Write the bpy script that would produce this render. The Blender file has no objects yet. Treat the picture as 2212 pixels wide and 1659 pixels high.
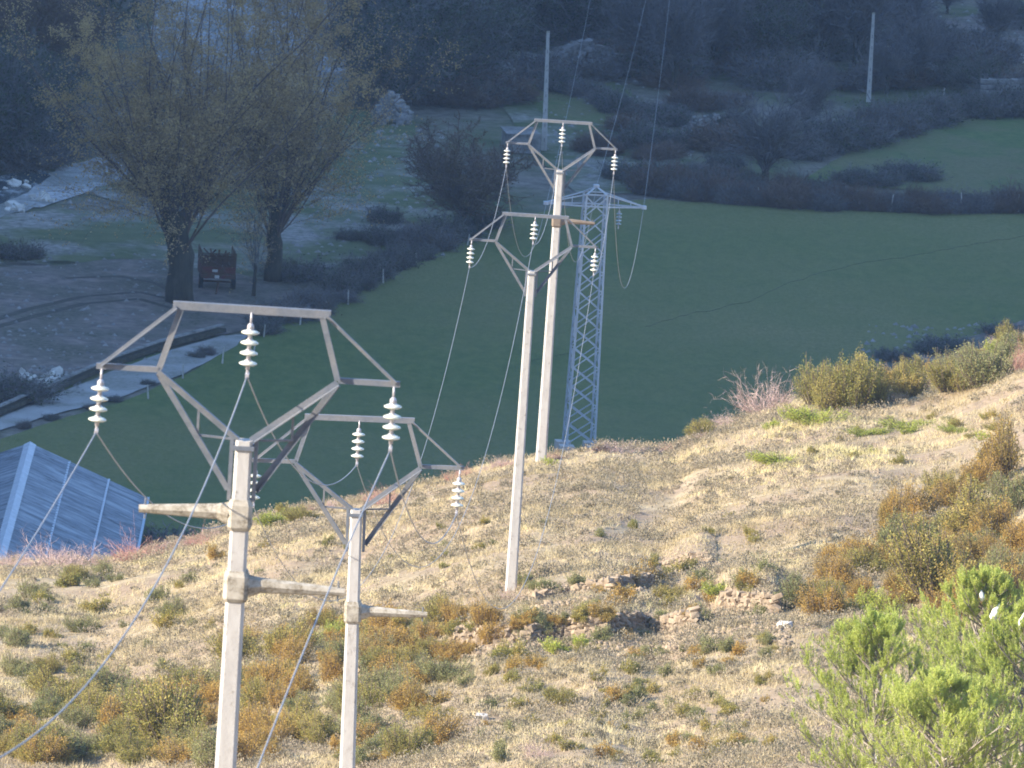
import bpy, math, random
import numpy as np
from mathutils import Vector, Matrix
from mathutils.geometry import tessellate_polygon
random.seed(7); RG = np.random.default_rng(7)
S = bpy.context.scene; C = S.collection
R = math.radians

# ------------------------------------------------------------------ camera, sky, sun, exposure
CAM_Z = 110.0; PITCH = R(9.0); ROLL = R(3.4); FPX = 23550.0; W, H = 2212.0, 1659.0   # photo read at 2212 x 1659
_f = np.array([0, math.cos(PITCH), -math.sin(PITCH)]); _r = np.array([1., 0, 0]); _u = np.array([0, math.sin(PITCH), math.cos(PITCH)])
_R = math.cos(ROLL)*_r + math.sin(ROLL)*_u; _U = -math.sin(ROLL)*_r + math.cos(ROLL)*_u
cd = bpy.data.cameras.new('camera'); cam = bpy.data.objects.new('camera', cd); C.objects.link(cam)
cam.matrix_world = Matrix(((_R[0], _U[0], -_f[0], 0), (_R[1], _U[1], -_f[1], 0), (_R[2], _U[2], -_f[2], CAM_Z), (0, 0, 0, 1)))
cd.sensor_width = 36; cd.lens = 36*FPX/W; cd.clip_start = 1; cd.clip_end = 20000
cd.dof.use_dof = True; cd.dof.focus_distance = 300; cd.dof.aperture_fstop = 9.0
S.camera = cam
SUN_EL = R(25); SUN_AZ = R(20)          # the sun stands to the left and a little behind the camera
SUND = np.array([-math.cos(SUN_AZ)*math.cos(SUN_EL), -math.sin(SUN_AZ)*math.cos(SUN_EL), math.sin(SUN_EL)])
w = bpy.data.worlds.new('World'); S.world = w; w.use_nodes = True; nt = w.node_tree
sky = nt.nodes.new('ShaderNodeTexSky'); sky.sky_type = 'NISHITA'; sky.sun_disc = False
sky.sun_elevation = SUN_EL; sky.sun_rotation = math.atan2(SUND[0], SUND[1]) % (2*math.pi)
sky.altitude = 900; sky.air_density = 1.0; sky.dust_density = 0.1; sky.ozone_density = 3.0
nt.links.new(sky.outputs[0], nt.nodes['Background'].inputs[0]); nt.nodes['Background'].inputs[1].default_value = 0.15
sl = bpy.data.lights.new('sun', 'SUN'); sl.energy = 5.0; sl.angle = R(0.5); sl.color = (1.0, .89, .73)
so = bpy.data.objects.new('sun', sl); C.objects.link(so); so.rotation_euler = Vector(SUND).to_track_quat('Z', 'Y').to_euler()
S.view_settings.view_transform = 'Standard'; S.view_settings.look = 'None'; S.view_settings.gamma = 1
S.view_settings.use_curve_mapping = False; S.view_settings.exposure = 1.58
S.render.engine = 'CYCLES'; S.cycles.max_bounces = 6; S.cycles.transparent_max_bounces = 8
S.cycles.volume_bounces = 1; S.cycles.filter_width = 1.8; S.cycles.use_denoising = True

# ------------------------------------------------------------------ placing helpers
def ray(px, py):
    d = _f + _R*((px-W/2)/FPX) - _U*((py-H/2)/FPX)
    return d/d[1]                       # scaled to one metre of depth
def at(px, py, Y):
    d = ray(px, py); return np.array([0, 0, CAM_Z]) + d*Y
def sm(a, b, x):
    t = np.clip((x-a)/(b-a), 0, 1); return t*t*(3-2*t)

CREST = [(-60,1215),(0,1213),(110,1212),(220,1216),(330,1190),(430,1166),(550,1125),(640,1100),(760,1085),(900,1052),(1050,1008),(1170,985),
         (1230,983),(1300,967),(1400,972),(1460,968),(1520,938),(1600,908),(1700,872),(1800,840),(2000,806),(2120,765),(2212,722),(2290,690)]
_cu = np.array([ray(*p)[0] for p in CREST]); _ct = np.array([-ray(*p)[2] for p in CREST])
def crest_d(u): return 412 + 18*sm(.005, .05, u)
def valley(x, y): return 0.03*(y-700)
WALLS = []          # stone terrace walls: (u array, depth array, height)
_NW = {}
def n2(x, y, s, seed):          # smooth irregular relief: a sum of waves in random directions
    if seed not in _NW:
        g_ = np.random.default_rng(int(seed*97)+5); _NW[seed] = [(g_.uniform(0, 6.283), 2**g_.uniform(-.6, 1.5), g_.uniform(0, 6.283)) for _ in range(11)]
    t_ = 0; 
    for a, f, ph in _NW[seed]: t_ = t_+np.sin((x*math.cos(a)+y*math.sin(a))*f/s*1.6+ph)/f**.6
    return t_/3.2
def hill(x, y, steps=True):
    u = x/np.maximum(y, 1.0); uc = np.clip(u, -.055, .055)
    tc = np.interp(uc, _cu, _ct); Dc = crest_d(uc)
    d = np.maximum(Dc-y, 0)
    zn = CAM_Z - y*(tc + 6.7e-5*d**1.29)
    e = np.maximum(y-Dc, 0)
    zf = CAM_Z - Dc*tc - tc*e - .0006*e*e
    z = np.where(y < Dc, zn, zf)
    inn = sm(2, 14, d)
    z = z + inn*(.16*n2(x, y, 4.5, 1.3)+.07*n2(x, y, 1.7, 4.)) + .03*n2(x, y, .7, 2.)
    if steps:
        for (wu, wd, hs) in WALLS:
            dd = y - np.interp(u, wu, wd)
            fade = sm(wu[0]-.0006, wu[0]+.0004, u)*(1-sm(wu[-1]-.0004, wu[-1]+.0006, u))
            z = z + hs*fade*sm(.05, .40, dd)*(1-sm(2.5, 14., dd))
    return z
def mountain(x, y):     # unseen spur on the left, shaped so that its shade fills the valley
    L = 480.0; yy = y + L*math.tan(SUN_AZ)
    zs = -94 + .8*(np.minimum(yy, 570)-408)
    crest = CAM_Z + zs + L*math.tan(SUN_EL)/math.cos(SUN_AZ)
    crest = np.maximum(crest, 0)
    return crest*np.exp(-((x+480)/150)**2)-12
def ground(x, y, steps=True):
    x = np.asarray(x, float); y = np.asarray(y, float)
    v = valley(x, y)
    h = hill(x, y, steps)
    z = np.maximum(h, v)
    mz = mountain(x, y)
    z = np.maximum(z, mz) + np.where(mz > z, 0, mz*.0)
    z = z + 260*sm(1050, 2200, y) + 120*sm(300, 1500, x)
    return z
def G(px, py, steps=True):       # where the line of sight meets the ground
    d = ray(px, py); Y = np.arange(200, 1100, .25)
    z = CAM_Z + d[2]*Y; g = ground(d[0]*Y, Y, steps)
    i = int(np.argmax(z < g)) if (z < g).any() else len(Y)-1
    return np.array([d[0]*Y[i], Y[i], g[i]])
def GV(px, py, off=0.0):         # on the valley plane
    d = ray(px, py); Y = (CAM_Z+21-off)/(.03-d[2])
    return np.array([d[0]*Y, Y, valley(0, Y)+off])
def gz(x, y): return float(ground(x, y))

# ------------------------------------------------------------------ mesh + object helpers
def mk(name, v, f, m=None, parent=None, smooth=False, attr=None, link=True, loc=None):
    me = bpy.data.meshes.new(name); v = np.asarray(v, np.float32).reshape(-1, 3)
    if isinstance(f, np.ndarray):
        k = f.shape[1]; n = len(f)
        me.vertices.add(len(v)); me.vertices.foreach_set('co', v.ravel())
        me.loops.add(n*k); me.loops.foreach_set('vertex_index', f.astype(np.int32).ravel())
        me.polygons.add(n); me.polygons.foreach_set('loop_start', np.arange(0, n*k, k, dtype=np.int32))
        me.polygons.foreach_set('loop_total', np.full(n, k, np.int32)); me.update(calc_edges=True)
    else:
        me.from_pydata([tuple(p) for p in v.tolist()], [], f)
    if attr is not None:
        a = me.attributes.new('rnd', 'FLOAT', 'FACE'); a.data.foreach_set('value', np.asarray(attr, np.float32))
    if smooth: me.polygons.foreach_set('use_smooth', np.ones(len(me.polygons), bool))
    if m is not None: me.materials.append(m)
    o = bpy.data.objects.new(name, me)
    if link: C.objects.link(o)
    if parent is not None: o.parent = parent
    if loc is not None: o.location = loc
    return o
def inst(name, me, parent=None, loc=(0,0,0), rot=(0,0,0), sc=(1,1,1)):
    o = bpy.data.objects.new(name, me); C.objects.link(o); o.parent = parent
    o.location = loc; o.rotation_euler = rot; o.scale = sc if hasattr(sc, '__len__') else (sc,)*3
    return o
def tag(o, label, cat, group=None):
    o['label'] = label; o['category'] = cat
    if group: o['group'] = group
    return o
def thing(name, label, cat, loc=(0,0,0), rot=(0,0,0), group=None):
    o = bpy.data.objects.new(name, None); C.objects.link(o); o.location = loc; o.rotation_euler = rot; o.empty_display_size = .3
    return tag(o, label, cat, group)
def struct(o, kind='structure', label=None):
    o['kind'] = kind
    if label: o['label'] = label
    return o
class MB:
    def __init__(s): s.v = []; s.f = []
    def add(s, v, f):
        n = len(s.v); s.v += [tuple(map(float, p)) for p in v]; s.f += [tuple(i+n for i in q) for q in f]; return s
    def hexa(s, p):     # 8 points: bottom ring 0-3, top ring 4-7
        return s.add(p, [(0,3,2,1),(4,5,6,7),(0,1,5,4),(1,2,6,5),(2,3,7,6),(3,0,4,7)])
    def box(s, c, d):
        x, y, z = c; a, b, h = d[0]/2, d[1]/2, d[2]/2
        return s.hexa([(x-a,y-b,z-h),(x+a,y-b,z-h),(x+a,y+b,z-h),(x-a,y+b,z-h),(x-a,y-b,z+h),(x+a,y-b,z+h),(x+a,y+b,z+h),(x-a,y+b,z+h)])
    def bar(s, a, b, w1, w2=None, up=(0,1,0), taper=1.0):
        a = Vector(a); b = Vector(b); w2 = w2 or w1; d = (b-a).normalized(); n = d.cross(Vector(up))
        if n.length < 1e-3: n = d.cross(Vector((1,0,0)))
        n.normalize(); m = d.cross(n).normalized(); n2_, m2 = n*w1/2, m*w2/2
        r = lambda p, k: [p-n2_*k-m2*k, p+n2_*k-m2*k, p+n2_*k+m2*k, p-n2_*k+m2*k]
        return s.hexa(r(a, 1)+r(b, taper))
    def angle(s, a, b, w, t=.012, up=(0,1,0)):       # an L-section steel member
        a = Vector(a); b = Vector(b); d = (b-a).normalized(); n = d.cross(Vector(up)).normalized(); m = d.cross(n).normalized()
        s.bar(a, b, w, t, up); s.bar(a+n*(w/2-t/2)+m*(w/2+t/2), b+n*(w/2-t/2)+m*(w/2+t/2), t, w, up); return s
    def tube(s, pts, rad, n=8, cap=True):
        pts = [Vector(p) for p in pts]; k = len(pts); rad = rad if hasattr(rad, '__len__') else [rad]*k
        base = len(s.v)
        for i, p in enumerate(pts):
            d = (pts[min(i+1,k-1)]-pts[max(i-1,0)]).normalized(); a = d.orthogonal() if abs(d.z) > .9 else d.cross(Vector((0,0,1)))
            if abs(d.z) > .9: a = d.cross(Vector((0,1,0)))
            a.normalize(); b = d.cross(a)
            for j in range(n):
                t = 2*math.pi*j/n; s.v.append(tuple(p+a*math.cos(t)*rad[i]+b*math.sin(t)*rad[i]))
        for i in range(k-1):
            for j in range(n):
                q = base+i*n; s.f.append((q+j, q+(j+1)%n, q+n+(j+1)%n, q+n+j))
        if cap: s.f.append(tuple(base+j for j in range(n))[::-1]); s.f.append(tuple(base+(k-1)*n+j for j in range(n)))
        return s
    def lathe(s, prof, n=20, c=(0,0,0)):
        base = len(s.v)
        for r_, z in prof:
            for j in range(n):
                t = 2*math.pi*j/n; s.v.append((c[0]+r_*math.cos(t), c[1]+r_*math.sin(t), c[2]+z))
        for i in range(len(prof)-1):
            for j in range(n):
                q = base+i*n; s.f.append((q+j, q+(j+1)%n, q+n+(j+1)%n, q+n+j))
        s.f.append(tuple(base+j for j in range(n))[::-1]); s.f.append(tuple(base+(len(prof)-1)*n+j for j in range(n)))
        return s
    def build(s, name, m, parent=None, smooth=False, label=None, loc=None):
        o = mk(name, s.v, s.f, m, parent, smooth, loc=loc)
        if label: o['label'] = label
        return o

# ------------------------------------------------------------------ materials
def newmat(name):
    m = bpy.data.materials.new(name); m.use_nodes = True; t = m.node_tree; return m, t, t.nodes['Principled BSDF']
def ramp(t, fac, cols):
    r = t.nodes.new('ShaderNodeValToRGB'); e = r.color_ramp.elements
    for i, (p, c) in enumerate(cols):
        el = e[i] if i < 2 else e.new(p)
        el.position = p; el.color = (*c, 1)
    t.links.new(fac, r.inputs[0]); return r.outputs[0]
def noise(t, scale, detail=6, rough=.6, vec=None, mapscale=None):
    n = t.nodes.new('ShaderNodeTexNoise'); n.inputs['Scale'].default_value = scale; n.inputs['Detail'].default_value = detail; n.inputs['Roughness'].default_value = rough
    if vec is None:
        g = t.nodes.new('ShaderNodeNewGeometry'); vec = g.outputs['Position']
    if mapscale:
        mp = t.nodes.new('ShaderNodeMapping'); mp.inputs['Scale'].default_value = mapscale; t.links.new(vec, mp.inputs[0]); vec = mp.outputs[0]
    t.links.new(vec, n.inputs['Vector']); return n.outputs['Fac']
def mix(t, a, b, fac, mode='MIX'):
    x = t.nodes.new('ShaderNodeMix'); x.data_type = 'RGBA'; x.blend_type = mode
    for k, s in ((0, fac), (6, a), (7, b)):
        if isinstance(s, (int, float)): x.inputs[k].default_value = s
        elif isinstance(s, tuple): x.inputs[k].default_value = (*s, 1)
        else: t.links.new(s, x.inputs[k])
    return x.outputs[2]
def surf(name, cols, scale, cols2=None, scale2=1, rough=.9, bump=.3, bdist=.05, bscale=None, mapscale=None, obj=False, metallic=0, sel=(.42, .58), spec=.2):
    m, t, p = newmat(name); vec = None
    if obj: vec = t.nodes.new('ShaderNodeTexCoord').outputs['Object']
    a = ramp(t, noise(t, scale, 8, .65, vec, mapscale), cols)
    if cols2:
        b = ramp(t, noise(t, scale*3.1, 8, .7, vec, mapscale), cols2)
        f = ramp(t, noise(t, scale2, 5, .6, vec), [(sel[0], (0,0,0)), (sel[1], (1,1,1))]); a = mix(t, a, b, f)
    t.links.new(a, p.inputs['Base Color']); p.inputs['Roughness'].default_value = rough; p.inputs['Metallic'].default_value = metallic
    p.inputs['Specular IOR Level'].default_value = spec
    if bump:
        bn = t.nodes.new('ShaderNodeBump'); bn.inputs['Strength'].default_value = bump; bn.inputs['Distance'].default_value = bdist
        t.links.new(noise(t, bscale or scale*4, 6, .7, vec), bn.inputs['Height']); t.links.new(bn.outputs[0], p.inputs['Normal'])
    return m
def leafmat(name, cols, trans=.35, var=.25, rough=.6):
    m, t, p = newmat(name)
    a = t.nodes.new('ShaderNodeAttribute'); a.attribute_name = 'rnd'
    oi = t.nodes.new('ShaderNodeObjectInfo')
    ad = t.nodes.new('ShaderNodeMath'); ad.operation = 'MULTIPLY_ADD'; ad.inputs[1].default_value = var; t.links.new(oi.outputs['Random'], ad.inputs[0])
    mu = t.nodes.new('ShaderNodeMath'); mu.operation = 'MULTIPLY'; mu.inputs[1].default_value = 1-var; t.links.new(a.outputs['Fac'], mu.inputs[0]); t.links.new(mu.outputs[0], ad.inputs[2])
    c = ramp(t, ad.outputs[0], cols)
    t.links.new(c, p.inputs['Base Color']); p.inputs['Roughness'].default_value = rough; p.inputs['Specular IOR Level'].default_value = .25
    tr = t.nodes.new('ShaderNodeBsdfTranslucent'); t.links.new(c, tr.inputs[0])
    ms = t.nodes.new('ShaderNodeMixShader'); ms.inputs[0].default_value = trans
    t.links.new(p.outputs[0], ms.inputs[1]); t.links.new(tr.outputs[0], ms.inputs[2]); t.links.new(ms.outputs[0], t.nodes['Material Output'].inputs[0])
    return m
M = {}
M['valley'] = surf('valley_soil', [(.25,(.035,.055,.02)),(.5,(.085,.10,.04)),(.75,(.17,.15,.10))], .35, [(.3,(.08,.07,.05)),(.7,(.24,.21,.18))], .06, bump=.5, bdist=.2)
M['meadow'] = surf('meadow_grass', [(.35,(.075,.115,.025)),(.65,(.120,.155,.040))], 1.2, [(.35,(.130,.140,.042)),(.65,(.200,.185,.075))], .028, bump=.8, bdist=.10, bscale=5, sel=(.35,.68), mapscale=(1,.45,1))
M['rough_grass'] = surf('rough_grass', [(.3,(.06,.10,.025)),(.7,(.12,.155,.045))], .9, [(.3,(.09,.10,.035)),(.7,(.17,.16,.075))], .12, bump=.6, bdist=.1, bscale=3)
M['mixed'] = surf('stony_pasture', [(.3,(.06,.085,.03)),(.7,(.13,.14,.06))], .5, [(.35,(.12,.11,.09)),(.65,(.34,.32,.29))], .16, bump=.6, bdist=.12, bscale=2, sel=(.45,.62))
M['yard'] = surf('yard_earth', [(.35,(.12,.10,.09)),(.65,(.26,.21,.185))], .9, [(.35,(.06,.065,.04)),(.65,(.17,.145,.12))], .18, bump=.5, bdist=.08)
M['gravel'] = surf('river_gravel', [(.35,(.24,.24,.25)),(.65,(.60,.60,.61))], 2.4, [(.3,(.12,.12,.10)),(.7,(.36,.36,.34))], .2, bump=.8, bdist=.12)
M['track'] = surf('track_gravel', [(.3,(.27,.26,.25)),(.7,(.42,.41,.40))], 1.2, [(.3,(.15,.15,.12)),(.7,(.32,.31,.29))], .3, bump=.4, bdist=.04)
M['soil'] = surf('hill_soil', [(.28,(.22,.165,.10)),(.5,(.34,.27,.17)),(.72,(.48,.40,.27))], 1.3, [(.3,(.20,.15,.10)),(.7,(.40,.30,.21))], .22, bump=.7, bdist=.08, bscale=5)
M['rock'] = surf('limestone', [(.3,(.19,.145,.10)),(.5,(.31,.24,.17)),(.75,(.43,.35,.25))], 4, rough=.95, bump=.6, bdist=.03, bscale=14)
M['paler'] = surf('pale_rock', [(.3,(.45,.42,.38)),(.7,(.68,.65,.60))], 3, bump=.5, bdist=.04)
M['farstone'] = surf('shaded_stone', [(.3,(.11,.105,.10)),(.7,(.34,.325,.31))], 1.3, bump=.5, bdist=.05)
M['concrete'] = surf('pole_concrete', [(.3,(.41,.385,.36)),(.5,(.485,.46,.43)),(.7,(.54,.52,.49))], 6, [(.38,(.24,.215,.19)),(.6,(.54,.51,.475))], 5, rough=.85, bump=.5, bdist=.01, bscale=25, mapscale=(1,1,.35), sel=(.58,.66))
M['concrete_old'] = surf('stained_concrete', [(.3,(.38,.34,.28)),(.55,(.47,.43,.36)),(.8,(.53,.50,.43))], 8, [(.38,(.18,.15,.11)),(.65,(.42,.38,.31))], 5, rough=.9, bump=.5, bdist=.01, bscale=25)
M['concrete_brown'] = surf('brown_concrete', [(.3,(.17,.13,.10)),(.7,(.26,.21,.16))], 4, rough=.9)
M['steel'] = surf('galvanised_steel', [(.3,(.13,.15,.18)),(.7,(.20,.22,.26))], 6, [(.3,(.17,.175,.19)),(.7,(.24,.25,.27))], 1.5, rough=.6, bump=.15, bdist=.004, metallic=.25, spec=.4)
M['steel_blue'] = surf('fresh_galvanised_steel', [(.3,(.34,.42,.50)),(.7,(.46,.55,.64))], 5, rough=.5, bump=.1, bdist=.004, metallic=.15, spec=.4)
M['cap'] = surf('insulator_cap', [(.3,(.42,.40,.42)),(.7,(.55,.53,.55))], 20, rough=.45, metallic=.3, bump=0, spec=.5)
M['wire'] = surf('aluminium_cable', [(.3,(.26,.27,.29)),(.7,(.36,.37,.39))], 8, rough=.6, metallic=.15, bump=0)
M['bark'] = surf('bark', [(.3,(.03,.026,.02)),(.7,(.085,.075,.055))], 3, rough=.95, bump=.8, bdist=.04, mapscale=(1,1,.3))
M['twig'] = surf('bare_twig', [(.3,(.10,.095,.10)),(.7,(.22,.20,.20))], .6, rough=.95, bump=0)
M['twig_brown'] = surf('brown_twig', [(.3,(.11,.075,.06)),(.7,(.20,.14,.11))], .6, rough=.95, bump=0)
M['pale_bark'] = surf('pine_bark', [(.3,(.20,.16,.13)),(.7,(.42,.38,.33))], 6, rough=.9, bump=.6, bdist=.02)
M['stem'] = surf('shrub_stem', [(.3,(.12,.09,.06)),(.7,(.24,.19,.14))], 6, rough=.9, bump=0)
M['pink_twig'] = surf('pinkish_twig', [(.3,(.36,.24,.22)),(.7,(.56,.44,.40))], 3, rough=.8, bump=0)
M['red_twig'] = surf('reddish_twig', [(.3,(.34,.16,.13)),(.7,(.50,.32,.27))], 3, rough=.8, bump=0)
M['hip'] = leafmat('red_berry_leaf', [(0,(.35,.10,.08)),(1,(.60,.22,.18))])
M['poplar_leaf'] = leafmat('poplar_leaf', [(0,(.34,.22,.10)),(.5,(.52,.36,.16)),(1,(.66,.48,.22))])
M['dark_leaf'] = leafmat('dark_leaf', [(0,(.04,.055,.03)),(1,(.09,.11,.05))], .2)
M['far_brown'] = leafmat('far_brown_leaf', [(0,(.07,.055,.035)),(1,(.20,.14,.08))], .2)
M['orange'] = leafmat('rusty_box_leaf', [(0,(.22,.20,.06)),(.3,(.38,.28,.08)),(.7,(.54,.34,.09)),(1,(.48,.42,.12))])
M['olive'] = leafmat('olive_box_leaf', [(0,(.17,.19,.055)),(.4,(.32,.30,.085)),(.75,(.48,.38,.11)),(1,(.54,.38,.11))])
M['green'] = leafmat('dull_green_leaf', [(0,(.18,.20,.08)),(.6,(.31,.31,.13)),(1,(.46,.42,.19))])
M['lime'] = leafmat('juniper_green', [(0,(.24,.30,.05)),(.6,(.44,.48,.09)),(1,(.62,.60,.15))])
M['pine'] = leafmat('pine_needle', [(0,(.22,.28,.06)),(.5,(.50,.57,.13)),(1,(.76,.77,.25))], .4)
M['heath'] = leafmat('heath_leaf', [(0,(.19,.17,.11)),(.35,(.31,.265,.18)),(.7,(.43,.35,.25)),(1,(.56,.47,.32))], .3, .3)
M['grass'] = leafmat('dry_grass', [(0,(.38,.31,.18)),(.35,(.54,.45,.27)),(.75,(.70,.60,.37)),(1,(.68,.61,.28))], .35, .1, .8)
M['silk'] = surf('nest_silk', [(.3,(.70,.70,.68)),(.7,(.82,.82,.80))], 12, rough=.9, bump=.5, bdist=.02)
M['red'] = surf('faded_red_paint_in_shade', [(.3,(.13,.03,.025)),(.7,(.22,.05,.04))], 2, [(.3,(.08,.045,.03)),(.7,(.15,.08,.05))], 2, rough=.7, bump=.2)  # paint colour lowered to carry the shade of the trees above
M['rust'] = surf('rusty_iron', [(.3,(.07,.035,.02)),(.7,(.15,.075,.04))], 3, rough=.9)
M['rubber'] = surf('tyre_rubber', [(.3,(.02,.02,.02)),(.7,(.035,.035,.035))], 3, rough=.9, bump=0)
M['white'] = surf('white_paint', [(.3,(.55,.55,.55)),(.7,(.75,.75,.75))], 5, rough=.7, bump=0)
M['roof'] = surf('fibre_cement_sheet', [(.38,(.15,.17,.20)),(.62,(.36,.39,.43))], .5, [(.38,(.08,.09,.11)),(.62,(.30,.33,.37))], .25, rough=.8, bump=.4, bdist=.03, mapscale=(.5,5,1))
M['roof_pale'] = surf('pale_ridge_sheet', [(.3,(.45,.48,.52)),(.7,(.62,.65,.70))], 2, rough=.7, bump=.2)
M['barnwall'] = surf('rendered_block', [(.3,(.14,.13,.12)),(.7,(.26,.25,.23))], 1.5, rough=.9)
M['post'] = surf('weathered_post', [(.3,(.35,.33,.30)),(.7,(.60,.57,.53))], 5, rough=.9, bump=0)
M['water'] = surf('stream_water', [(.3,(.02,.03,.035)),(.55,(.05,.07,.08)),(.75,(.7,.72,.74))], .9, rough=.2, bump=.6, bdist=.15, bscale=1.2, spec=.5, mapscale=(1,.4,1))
m, t, p = newmat('insulator_glass'); p.inputs['Base Color'].default_value = (.86, .87, .76, 1); p.inputs['Roughness'].default_value = .12
p.inputs['Transmission Weight'].default_value = .35; p.inputs['IOR'].default_value = 1.5; p.inputs['Subsurface Weight'].default_value = .0; M['glass'] = m
m, t, p = newmat('insulator_glass_blue'); p.inputs['Base Color'].default_value = (.62, .74, .78, 1); p.inputs['Roughness'].default_value = .12
p.inputs['Transmission Weight'].default_value = .45; M['glass_blue'] = m

# ------------------------------------------------------------------ terrace walls are cut into the hill before the ground is made
WPATH = [
 ([(975,1402),(1060,1402),(1130,1396),(1215,1388),(1300,1380),(1400,1370),(1500,1358)], .60, 'long dry stone terrace wall half collapsed across the sunlit slope'),
 ([(1150,1306),(1230,1294),(1310,1281),(1400,1268)], .36, 'short dry stone wall behind the orange shrubs, above the long wall'),
 ([(1436,1232),(1480,1222),(1530,1216)], .30, 'uppermost small dry stone wall, topped by grey grass'),
 ([(1556,1318),(1610,1326),(1672,1330)], .62, 'stub of dry stone wall with a deep shadow at its right end'),
 ([(770,1478),(800,1474),(832,1466)], .42, 'small dry stone wall just right of the second pole'),
 ([(1860,1232),(1900,1228),(1950,1222)], .34, 'low dry stone wall under dark shrubs near the big rusty bush'),
]
wall_pts = []
for path, hs, lab in WPATH:
    g = [G(px, py, False) for px, py in path]; wall_pts.append(g)
for g, (path, hs, lab) in zip(wall_pts, WPATH):
    WALLS.append((np.array([q[0]/q[1] for q in g]), np.array([q[1] for q in g]), hs))

# ------------------------------------------------------------------ ground
def grid_axis(parts):
    out = []
    for a, b, s in parts: out.append(np.arange(a, b, s))
    return np.concatenate(out + [np.array([parts[-1][1]])])
xs = grid_axis([(-2500,-700,200),(-700,-200,20),(-200,-40,10),(-40,-24,2),(-24,24,.3),(24,40,2),(40,200,10),(200,3000,200)])
ys = grid_axis([(-400,100,50),(100,250,5),(250,280,1),(280,440,.3),(440,600,4),(600,900,5),(900,1600,50),(1600,4000,200)])
X, Y = np.meshgrid(xs, ys); Z = ground(X, Y)
def fine(x, y): return .02*n2(x, y, .45, 31.)
hillmask = (Z > valley(X, Y)+.3) & (Y < 440) & (np.abs(X) < 60)
Z = np.where(hillmask, Z + fine(X, Y), Z - .05)
vv = np.stack([X, Y, Z], -1).reshape(-1, 3); nx, ny = len(xs), len(ys)
ii = (np.arange(ny-1)[:, None]*nx + np.arange(nx-1)[None, :]).ravel(); ff = np.stack([ii, ii+1, ii+nx+1, ii+nx], -1)
gr = mk('ground', vv, ff, M['soil'], smooth=True); gr.data.materials.append(M['valley'])
cen = vv[ff].mean(1); gr.data.polygons.foreach_set('material_index', ((cen[:, 1] > 540) | (np.abs(cen[:, 0]) > 200)).astype(np.int32))
struct(gr)

def jag(pts, amp, n=6, seed=0):
    r = random.Random(seed); out = []
    for i in range(len(pts)):
        a, b = pts[i], pts[(i+1) % len(pts)]
        for k in range(n):
            t_ = k/n; out.append((a[0]+(b[0]-a[0])*t_+r.uniform(-amp, amp)*(k > 0), a[1]+(b[1]-a[1])*t_+r.uniform(-amp, amp)*.5*(k > 0)))
    return out
def patch(name, pts, m, off, amp=6, seed=1, label=None):
    P = [GV(px, py, off) for px, py in jag(pts, amp, 6, seed)]
    tri = tessellate_polygon([[Vector(p) for p in P]])
    f = []
    for a, b, c in tri:
        n = np.cross(np.array(P[b])-P[a], np.array(P[c])-P[a]); f.append((a, b, c) if n[2] > 0 else (a, c, b))
    return struct(mk(name, P, f, m), 'structure', label)
patch('meadow', [(-300,1060),(0,948),(130,905),(260,870),(420,800),(520,735),(640,690),(760,632),(870,585),(980,528),(1080,476),(1200,452),(1400,430),(1650,446),(1900,458),(2212,462),(2500,464),(2600,900),(2500,1500),(-300,1500)], M['meadow'], .02, 2)
patch('meadow', [(1740,385),(1830,330),(1950,284),(2070,258),(2212,250),(2500,246),(2500,440),(2212,432),(2100,420),(1990,412),(1850,402)], M['rough_grass'], .02, 3, 3)
patch('grass_clearing', [(1060,90),(1300,150),(1420,250),(1500,350),(1430,420),(1250,420),(1120,300),(1080,200)], M['mixed'], .02, 8, 4)
patch('grass_clearing', [(800,180),(880,200),(960,500),(900,560),(740,560),(700,420),(760,300)], M['mixed'], .02, 8, 5)
patch('grass_bank', [(-200,480),(130,450),(340,470),(600,480),(560,560),(300,560),(-200,590)], M['mixed'], .02, 8, 6)
patch('stony_ground', [(120,360),(340,300),(520,250),(820,200),(760,560),(600,610),(330,560),(340,470),(200,420)], M['mixed'], .01, 8, 21)
patch('grass_clearing', [(1110,120),(1250,170),(1330,240),(1300,270),(1180,250),(1120,190)], M['rough_grass'], .05, 8, 22)
patch('yard', [(-300,590),(100,565),(330,560),(600,610),(760,600),(700,660),(560,705),(380,745),(200,800),(-300,930)], M['yard'], .02, 8, 7)
patch('river_gravel', [(-200,480),(0,470),(110,440),(230,400),(340,350),(260,330),(130,360),(60,400),(-200,450)], M['gravel'], .04, 6, 8)
patch('river_gravel', [(320,-60),(500,-60),(820,-60),(800,200),(700,260),(560,250),(480,300),(400,260),(340,120)], M['gravel'], .04, 8, 9)
patch('stream', [(-200,440),(0,440),(60,415),(110,380),(90,360),(20,375),(-200,400)], M['water'], .07, 4, 10)
patch('track', [(-300,1010),(0,929),(130,891),(250,861),(400,806),(505,750),(540,722),(480,724),(350,762),(250,798),(130,848),(0,902),(-300,985)], M['track'], .05, 2, 11)
patch('grass_bank', [(-300,925),(0,860),(100,846),(250,790),(380,752),(350,762),(130,846),(-300,980)], M['rough_grass'], .035, 3, 12)
patch('scree', [(1880,800),(1980,760),(2212,690),(2500,600),(2500,900),(1880,900)], M['yard'], .04, 8, 13)
patch('river_gravel', [(1940,60),(2212,10),(2500,-60),(2500,60),(2240,130),(2100,150),(1990,130)], M['yard'], .04, 10, 14)
patch('track', [(1030,30),(1130,20),(1140,45),(1050,60)], M['track'], .05, 3, 15)
patch('track', [(1360,-30),(1560,-30),(1540,4),(1400,8)], M['track'], .05, 2, 16)

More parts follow.
